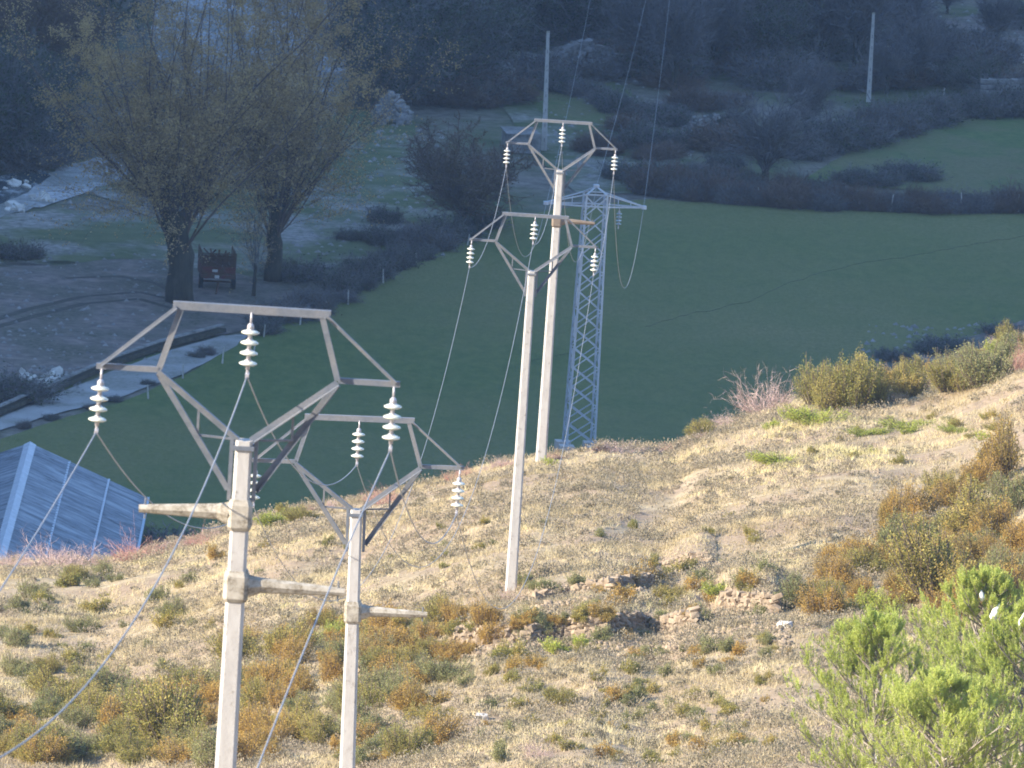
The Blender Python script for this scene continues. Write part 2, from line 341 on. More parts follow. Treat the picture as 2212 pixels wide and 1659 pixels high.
rutm = surf('rut_mud', [(.3,(.05,.045,.035)),(.7,(.10,.09,.07))], 2, bump=.4)
for pts in ([(-40,700),(60,668),(180,640),(300,630),(390,650)], [(-40,716),(70,684),(185,655),(300,645),(380,668)], [(140,600),(260,596),(340,612),(420,655)]):
    rt = MB(); P = [GV(px, py, .025) for px, py in pts]
    for a, b in zip(P, P[1:]):
        n_ = np.cross(b-a, [0,0,1]); n_ = n_/np.linalg.norm(n_)*.35; rt.add([a-n_, b-n_, b+n_, a+n_], [(0,1,2,3)])
    o = rt.build('wheel_rut', rutm); struct(o)
V_, F_ = [], []; r3 = np.random.default_rng(44)
for (x0,y0,x1,y1,n_) in ((0,540,360,780,260),(120,300,340,480,200),(620,260,960,560,420),(40,790,180,850,160),(1180,140,1500,400,300),(1860,700,2212,790,120),(1900,0,2212,150,260)):
    for k in range(n_):
        g = GV(r3.uniform(x0,x1), r3.uniform(y0,y1)); s_ = r3.uniform(.06,.26); b = len(V_)
        V_ += [(g[0]-s_,g[1]-s_,g[2]-.02),(g[0]+s_,g[1]-s_*.8,g[2]-.02),(g[0]+s_*.7,g[1]+s_,g[2]-.02),(g[0]-s_,g[1]+s_*.8,g[2]-.02),(g[0]+s_*r3.uniform(-.3,.3),g[1],g[2]+s_*r3.uniform(.5,1.1))]
        F_ += [(b,b+1,b+4),(b+1,b+2,b+4),(b+2,b+3,b+4),(b+3,b,b+4)]
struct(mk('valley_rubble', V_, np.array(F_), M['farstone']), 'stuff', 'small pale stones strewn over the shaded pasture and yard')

# low dark wall with a pale coping along the track
path = [(-100,938),(0,898),(130,842),(250,790),(350,756),(480,722)]
tw = thing('roadside_wall', 'long low dark wall with a pale top running beside the gravel track', 'wall')
P = [GV(*p) for p in path]; mb = MB(); mc = MB()
for a, b in zip(P, P[1:]):
    mb.bar(a+np.array([0,0,.3]), b+np.array([0,0,.3]), .6, .25, up=(0,0,1)); mb.v = mb.v
    mc.bar(a+np.array([0,0,.66]), b+np.array([0,0,.66]), .3, .1, up=(0,0,1))
mb.build('wall_body', M['bark'], tw); mc.build('coping', M['farstone'], tw)

# the ditch line that wanders over the meadow (a dark hose lying in the grass)
hose = MB()
for pts in ([(1395,704),(1440,692),(1500,676),(1560,664),(1620,650),(1670,626),(1720,605),(1780,588),(1850,570),(1930,560),(2010,545),(2090,531),(2150,520),(2260,500)], [(1145,780),(1180,772),(1215,766),(1260,758)]):
    P = [GV(px, py, .06) for px, py in pts]; Q = []
    for a, b in zip(P, P[1:]):
        for k in range(4): Q.append(a+(b-a)*k/4+np.array([random.uniform(-.1,.1), random.uniform(-.5,.5), 0]))
    hose.tube(Q, .008, 5)
tag(hose.build('irrigation_hose', M['rubber']), 'thin dark hose wandering across the big shaded green meadow', 'hose')

# ------------------------------------------------------------------ power poles
def basis(top, bot, yaw):
    z = Vector(np.array(top)-np.array(bot)).normalized(); x = Vector((math.cos(yaw), math.sin(yaw), 0)); y = z.cross(x).normalized(); x = y.cross(z)
    return Matrix((x, y, z)).transposed()
def insulator(world, label, glass='glass', L=.78, ndisc=4, tilt=0, s=1.0):
    """A string hangs from `world`; returns the point where the wire is clamped."""
    t_ = thing('insulator_string', label, 'insulator', world, (0, tilt, 0), 'glass insulator strings of the power line')
    r_ = MB(); r_.tube([(0,0,.02),(0,0,-.16)], .016, 6)
    r_.lathe([(.02,-.13),(.045,-.16),(.05,-.21),(.035,-.22)], 10)
    for k in range(ndisc): z = -.25-k*.146; r_.lathe([(.03,z-.10),(.03,z-.03),(.045,z-.02),(.048,z+.035),(.02,z+.045)], 10)
    r_.build('cap_and_pin_rod', M['cap'], t_, True)
    for k in range(ndisc):
        z = -.25-k*.146
        if k == 0:
            me = MB().lathe([(.04,-.020),(.09,-.024),(.095,-.038),(.10,-.022),(.122,-.024),(.128,-.016),(.125,-.004),(.09,.012),(.05,.024)], 22).build('disc', M[glass], t_, True).data; t_.children[-1].location = (0,0,z)
        else: inst('disc', me, t_, (0,0,z))
    zc = -.25-(ndisc-1)*.146-.10
    cl = MB(); cl.tube([(0,0,zc),(0,0,zc-.08)], .018, 6); cl.bar((0,-.12,zc-.08),(0,.12,zc-.08), .05, .05, up=(0,0,1)); cl.build('clamp', M['cap'], t_)
    p = Vector(world) + Matrix.Rotation(tilt, 3, 'Y') @ Vector((0,0,zc-.09)); return np.array(p)

def pole(idx, D, top_px, bot_px, arms, labels, lab, wtop, wbot, yaw=0.0, sc=1.0, fix_base=None):
    top = at(*top_px, D); b = at(*bot_px, D)
    dirv = (b-top)/np.linalg.norm(b-top)
    if fix_base is None:       # run the shaft down to the ground
        base = top.copy(); k = 0
        while base[2] > gz(base[0], base[1])-.4 and k < 400: base = base + dirv*.1; k += 1
    else: base = b + dirv*.4
    Lp = float(np.linalg.norm(top-base)); B = basis(top, base, yaw)
    t_ = thing('power_pole', lab, 'power pole', base, B.to_euler(), 'concrete poles of the overhead line')
    def ring(w, z, d=None):     # chamfered, slightly deeper than wide
        d = (d or w*1.12)/2; a = w/2; c = w*.16
        return [(-a+c,-d,z),(a-c,-d,z),(a,-d+c,z),(a,d-c,z),(a-c,d,z),(-a+c,d,z),(-a,d-c,z),(-a,-d+c,z)]
    def loft(mb, rings):
        v = sum(rings, []); f = []
        for i in range(len(rings)-1):
            for j in range(8): f.append((i*8+j, i*8+(j+1)%8, i*8+8+(j+1)%8, i*8+8+j))
        f.append(tuple(range(8))[::-1]); f.append(tuple(range(len(v)-8, len(v)))); mb.add(v, f)
    wz = lambda z: wbot+(wtop-wbot)*z/Lp
    m_ = MB(); loft(m_, [ring(wz(z)+random.uniform(-.003,.003), z) for z in np.linspace(0, Lp, 25)]); m_.build('shaft', M['concrete'], t_)
    # steel crown
    hw, hh = 1.05, 1.83; ew, eh = 1.25, .91; tx = 2.06
    st = lambda n, a, b_, w1=.085, w2=.05: MB().angle((a[0],a[1],Lp+a[2]), (b_[0],b_[1],Lp+b_[2]), w1, .014).build(n, M['steel'], t_)
    bm = MB(); bm.box((0,0,Lp+hh), (2*hw+.1,.012,.10)); bm.box((0,.045,Lp+hh+.05), (2*hw+.1,.10,.012)); bm.box((0,.045,Lp+hh-.05), (2*hw+.1,.10,.012)); bm.build('top_beam', M['steel'], t_)
    for s in (-1, 1):
        st('upright', (s*(hw-.06),.01,hh-.05), (s*ew,.01,eh))
        st('diagonal_tie', (s*hw,-.02,hh-.02), (s*tx,-.02,eh+.02), .05)
        ob = MB(); ob.box((s*(ew+tx)/2+s*.03,0,Lp+eh), (tx-ew+.06,.012,.075)); ob.box((s*(ew+tx)/2+s*.03,.035,Lp+eh+.035), (tx-ew+.06,.07,.012)); ob.build('outer_arm', M['steel'], t_)
        st('upper_strut', (s*ew,-.05,eh-.02), (s*.09,-.05,.0), .09)
        st('lower_strut', (s*ew,.06,eh-.05), (s*.19,.06,-.72), .09)
        fx = .66
        MB().bar((s*fx,0,Lp+.40),(s*fx,0,Lp+.02), .035, .035).build('short_post', M['steel'], t_)
        MB().bar((s*fx,0,Lp+.03),(s*.12,0,Lp-.0), .03, .03).build('short_tie', M['steel'], t_)
        MB().box((s*(wtop/2+.05),0,Lp-.42), (.055,.17,.86)).build('side_channel', M['steel'], t_)
    MB().box((0,0,Lp-.10), (wtop+.05,wtop*1.12+.05,.06)).build('clamp_band', M['steel'], t_)
    # cast concrete side arms
    for (dz, side, L, m) in arms:
        z = Lp-dz; w_ = wz(z)
        c_ = MB(); loft(c_, [ring(w_+.03, z-.22), ring(w_+.085, z-.17), ring(w_+.085, z+.14), ring(w_+.03, z+.22)]); c_.build('collar', M[m], t_)
        a_ = MB(); nseg = 8
        for k in range(nseg):
            f0, f1 = k/nseg, (k+1)/nseg
            pos = lambda f: (side*(w_/2+.04+f*L), 0, z+.02-.03*f+(-.02 if f == 0 else 0))
            if k == 0: v0 = len(a_.v)
            r0 = .062*(1-f0)+.058+(.045 if k == 0 else 0)
            if k == 0: pts, rr = [], []
            pts.append(pos(f0)); rr.append(r0)
        pts.append(pos(1)); rr.append(.056)
        a_.tube(pts, rr, 8); a_.build('side_arm', M[m], t_)
        pn = MB(); e = pos(.93); pn.tube([(e[0],0,e[2]-.14),(e[0],0,e[2]+.15)], .014, 6); pn.build('pin', M['steel'], t_)
    # insulators
    out = []; Mw = Matrix.Translation(Vector(base)) @ B.to_4x4()
    for s, l in zip((-1, 0, 1), labels):
        loc = (s*(tx-.02), 0, Lp+(eh if s else hh)-.05)
        out.append(insulator(Mw @ Vector(loc), l, tilt=random.uniform(-.02,.02)-.0 + R(1.0)))
    return out
A_old, A_w, A_br = 'concrete_old', 'concrete', 'concrete_brown'
p1 = pole(1, 150, (528,950), (487,1659), [(1.05,-1,1.25,A_old),(2.06,1,1.35,A_old)],
    ['left insulator string of the nearest and largest pole','middle insulator string of the nearest pole, hanging from its top beam','right insulator string of the nearest pole, in front of the second pole frame'],
    'nearest and largest concrete pole with two side arms and a steel crown', .24, .42, R(0))
p2 = pole(2, 215, (770,1100), (750,1659), [(2.08,1,1.32,A_old)],
    ['left insulator string of the second pole, half hidden behind the nearest pole','middle insulator string of the second pole, against the meadow','right bluish insulator string of the second pole, against the dry slope'],
    'second concrete pole from the left with one side arm pointing right', .235, .42, R(0))
p3 = pole(3, 355, (1149,585), (1104,1262), [], 
    ['left insulator string of the pole standing in the open slope','middle insulator string of the pole standing in the open slope','right insulator string of the open slope pole, in front of the lattice tower'],
    'concrete pole without side arms rooted in the middle of the dry slope', .25, .38, R(1), fix_base=True)
p4 = pole(4, 408, (1210,367), (1168,1003), [(1.95,1,1.25,A_br)],
    ['left insulator string of the farthest sunlit pole','middle insulator string of the farthest sunlit pole','right insulator string of the farthest sunlit pole, above the meadow edge'],
    'farthest sunlit concrete pole on the crest with a brown side arm', .27, .42, R(1), fix_base=True)

# ------------------------------------------------------------------ lattice tower
def lattice():
    D = 455.0; top = at(1287,418,D); bt = at(1250,962,D); base = bt.copy(); base[2] = bt[2]
    B = basis(top, base, R(8)); Lp = float(np.linalg.norm(top-base))
    t_ = thing('lattice_tower', 'blue grey steel lattice tower standing in shade just behind the crest', 'pylon', base, B.to_euler())
    wz = lambda z: .60-.16*(z/Lp)
    for sx in (-1, 1):
        for sy in (-1, 1):
            a = (sx*wz(0), sy*wz(0), 0); b = (sx*wz(Lp), sy*wz(Lp), Lp)
            MB().angle(a, b, .09, .02, up=(0, sy, 0)).build('leg', M['steel_blue'], t_)
            MB().box((sx*wz(0), sy*wz(0), -.35), (.62,.62,.85)).build('concrete_foot', M['concrete'], t_)
    n = 13; zz = np.linspace(.15, Lp-.1, n+1)
    for i in range(n):
        z0, z1 = zz[i], zz[i+1]; a, b = wz(z0), wz(z1)
        for sy in (-1, 1):
            MB().bar((-a,sy*a,z0), (b,sy*b,z1), .05, .015).build('brace', M['steel_blue'], t_)
            MB().bar((a,sy*a,z0), (-b,sy*b,z1), .05, .015).build('brace', M['steel_blue'], t_)
            MB().bar((sy*a,-a,z0), (sy*b,b,z1), .05, .015, up=(1,0,0)).build('brace', M['steel_blue'], t_)
            MB().bar((sy*a,a,z0), (sy*b,-b,z1), .05, .015, up=(1,0,0)).build('brace', M['steel_blue'], t_)
    # splice plates on the left front leg
    for k in range(6):
        z = 1.1+k*1.35; MB().box((-wz(z)-.07, -wz(z)-.03, z), (.06,.05,.85)).build('climbing_plate', M['steel_blue'], t_)
    zt, za = Lp, Lp-.50; w_ = wz(za); ax = 2.07
    for s in (-1, 1):
        for sy in (-1, 1):
            MB().bar((s*w_,sy*w_,za), (s*ax,sy*.05,za), .06, .05).build('arm_chord', M['steel_blue'], t_)
            MB().bar((s*w_,sy*w_,zt), (s*ax,sy*.05,za+.04), .05, .045).build('arm_tie', M['steel_blue'], t_)
            MB().bar((0,0,zt+.30), (s*w_,sy*w_,zt), .06, .05).build('peak_strut', M['steel_blue'], t_)
        MB().box((s*(ax+.02),0,za), (.20,.22,.14)).build('end_plate', M['steel_blue'], t_)
        for q in (.33, .66):
            x_ = s*(w_+(ax-w_)*q); MB().bar((x_,0,za),(x_,0,zt-(zt-za)*q), .035, .035).build('arm_post', M['steel_blue'], t_)
    for sy in (-1, 1):
        MB().bar((-w_,sy*w_,za),(w_,sy*w_,za), .06, .05).build('cross_beam', M['steel_blue'], t_)
        MB().bar((-w_,sy*w_,zt),(w_,sy*w_,zt), .06, .05).build('cross_beam', M['steel_blue'], t_)
    MB().box((0,0,zt+.32), (.24,.2,.12)).build('peak_plate', M['steel_blue'], t_)
    Mw = Matrix.Translation(Vector(base)) @ B.to_4x4()
    pts = [np.array(Mw @ Vector(q)) for q in ((-ax,0,za-.04),(0,0,zt+.3),(ax,0,za-.04))]
    insulator(Mw @ Vector((1.05,0,za-.05)), 'bluish insulator string hanging under the right arm of the lattice tower', 'glass_blue')
    return pts
pt = lattice()

# ------------------------------------------------------------------ wires
def span(A, B, label, way=None, sag=1.0, r_=.010, mat='wire', group='conductors of the overhead power line', n=60):
    A = np.array(A, float); B = np.array(B, float)
    if way is not None:
        d = ray(*way); u = d[0]; s = (u*A[1]-A[0])/((B[0]-A[0])-u*(B[1]-A[1]))
        Yw = A[1]+s*(B[1]-A[1]); zw = CAM_Z+d[2]*Yw
        c = (zw-(A[2]+s*(B[2]-A[2])))/(s*(s-1)) if 0.02 < s < .98 else 4*sag
        c = min(max(c, 4*.2), 4*9)
    else: c = 4*sag
    P = [(A[0]+(B[0]-A[0])*q, A[1]+(B[1]-A[1])*q, A[2]+(B[2]-A[2])*q + c*q*(q-1)) for q in np.linspace(0, 1, n)]
    m_ = MB(); m_.tube(P, r_, 5); tag(m_.build('wire', M[mat], smooth=True), label, 'power line wire', group)
# towards the pole behind the camera's foot, out of frame at the lower left
p0 = [at(px, py, 75) for px, py in ((-1450,2600),(-480,2080),(300,2560))]
def span2(A, p_way, D_way, p_end, D_end, label, r_=.010):
    a = np.array(A); b = at(*p_way, D_way); c = at(*p_end, D_end); pts = []
    for y in np.linspace(a[1], c[1], 50):     # parabola through the three points
        la = (y-b[1])*(y-c[1])/((a[1]-b[1])*(a[1]-c[1])); lb = (y-a[1])*(y-c[1])/((b[1]-a[1])*(b[1]-c[1])); lc = (y-a[1])*(y-b[1])/((c[1]-a[1])*(c[1]-b[1]))
        pts.append(tuple(a*la+b*lb+c*lc))
    m_ = MB(); m_.tube(pts, r_, 6); tag(m_.build('wire', M['wire'], smooth=True), label, 'power line wire', 'conductors of the overhead power line')
span2(p1[0], (0,1275), 134.0, (-260,1640), 118, 'wire from the left insulator of the nearest pole to the left edge', .0115)
span2(p1[1], (270,1370), 128.0, (-60,1665), 108, 'wire from the middle insulator of the nearest pole sweeping to the lower left corner', .0115)
span2(p1[2], (700,1300), 138.0, (510,1780), 124, 'wire from the right insulator of the nearest pole to the bottom edge', .0115)
nm = ['left', 'middle', 'right']
for k, wy in enumerate([(340,1097), (700,1048), (935,1174)]):
    span(p1[k], p2[k], 'slack %s wire between the nearest pole and the second pole' % nm[k], wy, 1.5, .0105)
for k, wy in enumerate([None, None, None]):
    span(p2[k], p3[k], 'long %s wire from the second pole to the open slope pole' % nm[k], wy, [5.6,5.6,5.6][k], .009)
for k in range(3):
    span(p3[k], p4[k], '%s wire between the open slope pole and the farthest sunlit pole' % nm[k], None, [1.0,1.1,1.0][k], .010)
for k, wy in enumerate([(1115,520), None, (1350,622)]):
    span(p4[k], pt[k], '%s wire hanging slack from the farthest sunlit pole to the lattice tower' % nm[k], wy, 3.8, .009)
for k, (px, py) in enumerate([(1302,-150),(1428,-150),(1463,-150)]):
    e = at(px, py, 640); span(pt[k], e, '%s wire climbing from the lattice tower to the top edge' % nm[k], None, .8, .0085)

# ------------------------------------------------------------------ vegetation builders
def unit(v): return v/np.maximum(np.linalg.norm(v, axis=-1, keepdims=True), 1e-9)
def leaves(pos, size, rg, dirs=None, aspect=.55):
    n = len(pos); d = unit(rg.normal(size=(n,3))) if dirs is None else unit(dirs+rg.normal(size=(n,3))*.5)
    s = unit(np.cross(d, rg.normal(size=(n,3)))); L = (size*rg.uniform(.6,1.3,n))[:, None]
    v = np.stack([pos, pos+d*L*.5+s*L*aspect*.5, pos+d*L, pos+d*L*.5-s*L*aspect*.5], 1)
    return v.reshape(-1,3), np.arange(n*4).reshape(n,4)
def grow(st, di, ln, nseg, up, jit, rg):
    n = len(st); P = np.zeros((n, nseg+1, 3)); P[:,0] = st; d = di.copy()
    for i in range(nseg):
        d = unit(d+rg.normal(size=(n,3))*jit+np.array([0,0,up])); P[:,i+1] = P[:,i]+d*(ln/nseg)[:,None]
    return P
def tubes(P, r0, r1, sides=3):
    n, k, _ = P.shape; T = unit(np.gradient(P, axis=1)); a = unit(np.cross(T, np.array([.31,.77,.55]))); b = np.cross(T, a)
    rr = r0[:,None]*(1-np.linspace(0,1,k))+r1[:,None]*np.linspace(0,1,k)
    th = np.arange(sides)*2*np.pi/sides
    V = P[:,:,None]+rr[:,:,None,None]*(a[:,:,None]*np.cos(th)[None,None,:,None]+b[:,:,None]*np.sin(th)[None,None,:,None])
    base = (np.arange(n)*k*sides)[:,None,None]; i = (np.arange(k-1)*sides)[None,:,None]; j = np.arange(sides)[None,None,:]; j2 = (j+1) % sides
    F = np.stack([base+i+j, base+i+j2, base+i+sides+j2, base+i+sides+j], -1).reshape(-1,4)
    return V.reshape(-1,3), F
def ribbons(P, w, rg):           # thin twigs: a tapering flat strip through each polyline
    n, k, _ = P.shape; s = unit(np.cross(P[:,-1]-P[:,0], rg.normal(size=(n,3))))[:,None]
    ww = (w[:,None]*(1-.7*np.linspace(0,1,k)))[:,:,None]
    V = np.stack([P-s*ww/2, P+s*ww/2], 2).reshape(-1,3)
    base = (np.arange(n)*k*2)[:,None]; i = (np.arange(k-1)*2)[None,:]
    F = np.stack([base+i, base+i+1, base+i+3, base+i+2], -1).reshape(-1,4); return V, F
def join(parts):
    V, F, o = [], [], 0
    for v, f in parts: V.append(v); F.append(f+o); o += len(v)
    return np.concatenate(V), np.concatenate(F)
def sample(P, t_):     # points and directions along polylines; t_ : (n,m)
    n, k, _ = P.shape; f = t_*(k-1); i = np.minimum(f.astype(int), k-2); fr = (f-i)[...,None]; r_ = np.arange(n)[:,None]
    a, b = P[r_, i], P[r_, i+1]; return (a+(b-a)*fr).reshape(-1,3), unit(b-a).reshape(-1,3)
def tree_meshes(seed, h, crotch, spread, nl, r_trunk, nb=16, nt_=7, leaf=0, leafsize=.1, leafm='poplar_leaf', twigm='twig', up=.10, fan=.6, tw=.03, var=(.7,1.02), l1=.26, lr=.26):
    rg = np.random.default_rng(seed)
    tr = MB(); n_ = 9; zz = np.linspace(0, crotch*1.12, n_)
    tr.tube([(math.sin(i*.9+seed)*r_trunk*.15*i/3, math.cos(i*1.3)*r_trunk*.12*i/3, z) for i, z in enumerate(zz)], [r_trunk*(1.08-.14*min(1,i/3)) if i < 3 else r_trunk*(.92+.10*math.sin(i*2.)) for i in range(n_)], 10)
    trunk = mk('trunk', tr.v, tr.f, M['bark'], link=False, smooth=True).data
    th = rg.uniform(0, 2*np.pi, nl); rad = rg.uniform(0,1,nl)**.6*fan*rg.uniform(.75,1.15,nl)
    st = np.stack([np.cos(th)*r_trunk*.45, np.sin(th)*r_trunk*.45, crotch*rg.uniform(.55,1.1,nl)], -1)
    di = unit(np.stack([np.cos(th)*rad*spread, np.sin(th)*rad*spread, np.ones(nl)], -1))
    ln = (h-crotch)*rg.uniform(var[0],var[1],nl)*(1-.30*rad/max(fan,.1))
    P0 = grow(st, di, ln, 10, up*.6, .10, rg)
    parts = [tubes(P0, r_trunk*lr*rg.uniform(.45,1.1,nl), np.full(nl, .012), 5)]
    t1 = rg.uniform(.06,.98,(nl,nb)); s1, d1 = sample(P0, t1); L1 = (h-crotch)*l1*(1.15-t1.ravel()*.85)*rg.uniform(.45,1.4,nl*nb)
    o1 = unit(d1*.9+unit(rg.normal(size=d1.shape))*.85)
    P1 = grow(s1, o1, L1, 5, up*1.0, .18, rg); parts.append(ribbons(P1, np.full(len(P1), tw*1.5), rg)); parts.append(ribbons(P1, np.full(len(P1), tw*1.5), rg))
    t2 = rg.uniform(.15,1,(len(P1),nt_)); s2, d2 = sample(P1, t2); L2 = np.repeat(L1, nt_)*.42*rg.uniform(.5,1.3,len(s2))
    P2 = grow(s2, unit(d2+unit(rg.normal(size=d2.shape))*.7), L2, 3, up*.6, .2, rg); parts.append(ribbons(P2, np.full(len(P2), tw), rg))
    V, F = join(parts); br = mk('branches', V, F, M[twigm], link=False).data
    lv = None
    if leaf:
        wl = rg.uniform(0,1,nl)**1.5*np.ones(nl); pr = np.repeat(wl, nb*nt_)+.15; pr = pr/pr.sum()
        idx = rg.choice(len(P2), leaf, p=pr); t3 = rg.uniform(.1,1,(leaf,1)); pos, _ = sample(P2[idx], t3); pos = pos+rg.normal(size=pos.shape)*.12
        v, f = leaves(pos, leafsize, rg); lv = mk('foliage', v, f, M[leafm], link=False, attr=np.clip(rg.uniform(0,.6,leaf)+.4*rg.uniform(0,1,nl)[idx//(nb*nt_)],0,1)).data
    return trunk, br, lv
def place_tree(meshes, name, label, cat, loc, rz=0, sc=1, group=None):
    t_ = thing(name, label, cat, loc, (0,0,rz), group); sc = sc if hasattr(sc, '__len__') else (sc,)*3; t_.scale = sc
    inst('trunk', meshes[0], t_); inst('branches', meshes[1], t_)
    if meshes[2]: inst('foliage', meshes[2], t_)
    return t_

# ------------------------------------------------------------------ valley trees
pop1 = tree_meshes(11, 27, 4.9, 1.0, 50, .76, 18, 7, 100000, .13, twigm='twig_brown', up=.07, fan=.95, tw=.017, var=(.35,1.05), l1=.24, lr=.15)
pop2 = tree_meshes(12, 25, 4.0, 1.0, 44, .50, 18, 7, 80000, .13, twigm='twig_brown', up=.08, fan=.74, tw=.017, var=(.35,1.05), l1=.24, lr=.17)
g = GV(388,652); place_tree(pop1, 'poplar_tree', 'big pollarded poplar with thick dark trunk and yellowish leaves left of the red trailer', 'tree', g, .3, (1.22,1.22,1.12)).rotation_euler.y = R(-4)
g = GV(588,607); place_tree(pop2, 'poplar_tree', 'tall fan shaped poplar with slimmer trunk right of the red trailer', 'tree', g, 1.2, (1.12,1.12,1.15)).rotation_euler.y = R(2)
pop3 = tree_meshes(13, 17, 4, 1.0, 10, .22, 10, 6, 5000, .12, up=.2, fan=.3, tw=.03)
g = GV(548,640); place_tree(pop3, 'poplar_tree', 'slender sapling stem just left of the slimmer poplar trunk', 'tree', g, 2.2, (.6,.6,.5))
bareA = tree_meshes(21, 11, 2.2, 1.0, 34, .28, 16, 9, 0, up=.05, fan=1.1, tw=.045)
bareB = tree_meshes(22, 10, 1.6, 1.0, 40, .25, 16, 9, 9000, .13, 'far_brown', 'twig_brown', up=.04, fan=1.2, tw=.045)
bareC = tree_meshes(23, 9, .8, 1.0, 50, .18, 14, 8, 12000, .16, 'dark_leaf', 'twig', up=.02, fan=1.5, tw=.05)
g = GV(1000,500); place_tree(bareB, 'round_bare_tree', 'rounded brown leafless tree at the corner of the big meadow', 'tree', g, 0, (1.12,1.12,1.02))
g = GV(1652,408); place_tree(bareA, 'bare_tree', 'wide dark leafless tree beside the hedge between the two meadows', 'tree', g, 1, (1.05,1.05,.85))
g = GV(1740,300); place_tree(bareA, 'forked_bare_tree', 'slim forked tree with bare crooked boughs behind the upper meadow', 'tree', g, 2, (.6,.6,.75))
rr = random.Random(5)
def forest(pts, protos, name, label, group, smin, smax):
    for px, py in pts:
        g = GV(px+rr.uniform(-8,8), py+rr.uniform(-5,5)); s = rr.uniform(smin, smax)
        place_tree(rr.choice(protos), name, label, 'tree', g, rr.uniform(0,6.28), (s,s,s*rr.uniform(.85,1.15)), group)
forest([(-20,60),(30,150),(80,60),(0,250),(60,300),(-40,360),(140,10),(20,30),(110,150),(50,220),(-10,180),(200,-30),(0,330)], [bareC,bareB,bareC], 'riverbank_tree', 'dark tree in the thicket along the river at the left edge', 'riverbank thicket', 1.1, 1.7)
forest([(830,120),(880,60),(940,130),(900,190),(980,60),(850,20),(930,0),(1010,140),(1040,30),(1000,-30),(860,230),(960,200),(1150,60),(1190,20),(1110,90)], [bareC,bareC,bareB], 'bare_tree', 'dark tree in the wood between the poplars and the far pole', 'dark wood on the far bank', 1.0, 1.5)
forest([(1330,100),(1390,60),(1450,110),(1500,40),(1560,90),(1620,30),(1690,90),(1750,30),(1540,160),(1640,150),(1460,190),(1380,170),(1830,50),(1850,140),(1260,60),(1230,20),(1780,130),(1950,110),(1580,-20),(1700,-30),(1300,-20)], [bareA,bareA,bareC], 'bare_tree', 'grey leafless tree in the wood behind the climbing wires', 'grey leafless wood at the top of the picture', .9, 1.3)
forest([(2050,30),(2120,-20),(2200,60),(2150,110),(1980,0),(2030,180),(1970,190),(2090,200),(1910,200)], [bareC,bareA], 'bare_tree', 'small leafless tree among the pale rubble at the upper right', 'scrubby trees at the upper right', .4, .75)

# hedge bushes: twiggy mounds
def bush_mesh(seed, n, tw, leafn, leafm, twigm, hh=.8, size=.12):
    rg = np.random.default_rng(seed); th = rg.uniform(0,2*np.pi,n); r_ = np.sqrt(rg.uniform(0,1,n))
    st = np.stack([np.cos(th)*r_*.5, np.sin(th)*r_*.5, np.zeros(n)], -1); di = unit(np.stack([np.cos(th)*r_, np.sin(th)*r_, rg.uniform(.5,1.3,n)], -1))
    P = grow(st, di, (.4+.6*rg.uniform(0,1,n)**1.4+.55*(rg.uniform(0,1,n)>.94))*hh*(.8+.35*np.sin(th*3+seed)), 4, -.02, .25, rg); t_ = rg.uniform(.3,1,(n,6)); s2, d2 = sample(P, t_)
    P2 = grow(s2, unit(d2+unit(rg.normal(size=d2.shape))), rg.uniform(.1,.32,len(s2))*hh, 2, 0, .25, rg)
    V, F = join([ribbons(P, np.full(n, tw*1.5), rg), ribbons(P2, np.full(len(P2), tw), rg)])
    tw_ = mk('twigs', V, F, M[twigm], link=False).data; lv = None
    if leafn:
        idx = rg.integers(0, len(P2), leafn); pos, _ = sample(P2[idx], rg.uniform(0,1,(leafn,1))); v, f = leaves(pos+rg.normal(size=pos.shape)*.04, size, rg)
        lv = mk('foliage', v, f, M[leafm], link=False, attr=rg.uniform(0,1,leafn)).data
    return tw_, lv
def place_bush(b, name, label, loc, s, rz=0, group=None, cat='bush'):
    t_ = thing(name, label, cat, loc, (0,0,rz), group); t_.scale = s if hasattr(s, '__len__') else (s,s,s)
    inst('twigs', b[0], t_)
    if b[1]: inst('foliage', b[1], t_)
    return t_
hb = [bush_mesh(31, 700, .02, 2500, 'far_brown', 'twig', .9, .06), bush_mesh(32, 700, .02, 3500, 'dark_leaf', 'twig', .9, .07), bush_mesh(33, 900, .018, 1200, 'far_brown', 'twig_brown', .9, .05)]
def hedge(path, step, s0, s1, name, label, group, kinds=(0,1,2), jx=5, jy=4):
    for (a, b) in zip(path, path[1:]):
        L = math.hypot(b[0]-a[0], b[1]-a[1]); n = max(1, int(L/step))
        for k in range(n):
            q = (k+rr.random())/n; px = a[0]+(b[0]-a[0])*q+rr.uniform(-jx,jx); py = a[1]+(b[1]-a[1])*q+rr.uniform(-jy,jy); s = rr.uniform(s0,s1)
            place_bush(hb[rr.choice(kinds)], name, label, GV(px,py), (s*rr.uniform(.8,1.5),s*rr.uniform(.8,1.5),s*rr.uniform(.55,1.45)), rr.uniform(0,6.28), group)
hedge([(1400,418),(1560,432),(1700,444),(1850,450),(2212,452),(2300,452)], 20, 1.1, 1.8, 'hedge_bush', 'dark hedge bush along the far edge of the big meadow', 'hedge between the two meadows', (0,2), 8, 6)
hedge([(1380,400),(1540,405),(1700,420),(1800,425)], 30, 1.2, 1.8, 'hedge_bush', 'dark scrub bush on the bank behind the meadow hedge', 'scrub bank behind the hedge', (0,1,2), 8, 9)
hedge([(1740,350),(1830,312),(1950,274),(2080,246),(2200,240)], 15, 1.4, 2.6, 'hedge_bush', 'dark hedge bush bordering the upper meadow at its back', 'hedge behind the upper meadow', (0,1), 8, 10)
hedge([(1060,486),(980,515),(880,560),(770,615),(680,665),(560,715)], 22, 1.0, 1.8, 'hedge_bush', 'dark bush in the hedge on the left edge of the big meadow', 'hedge along the left edge of the meadow', (0,1), 9, 8)
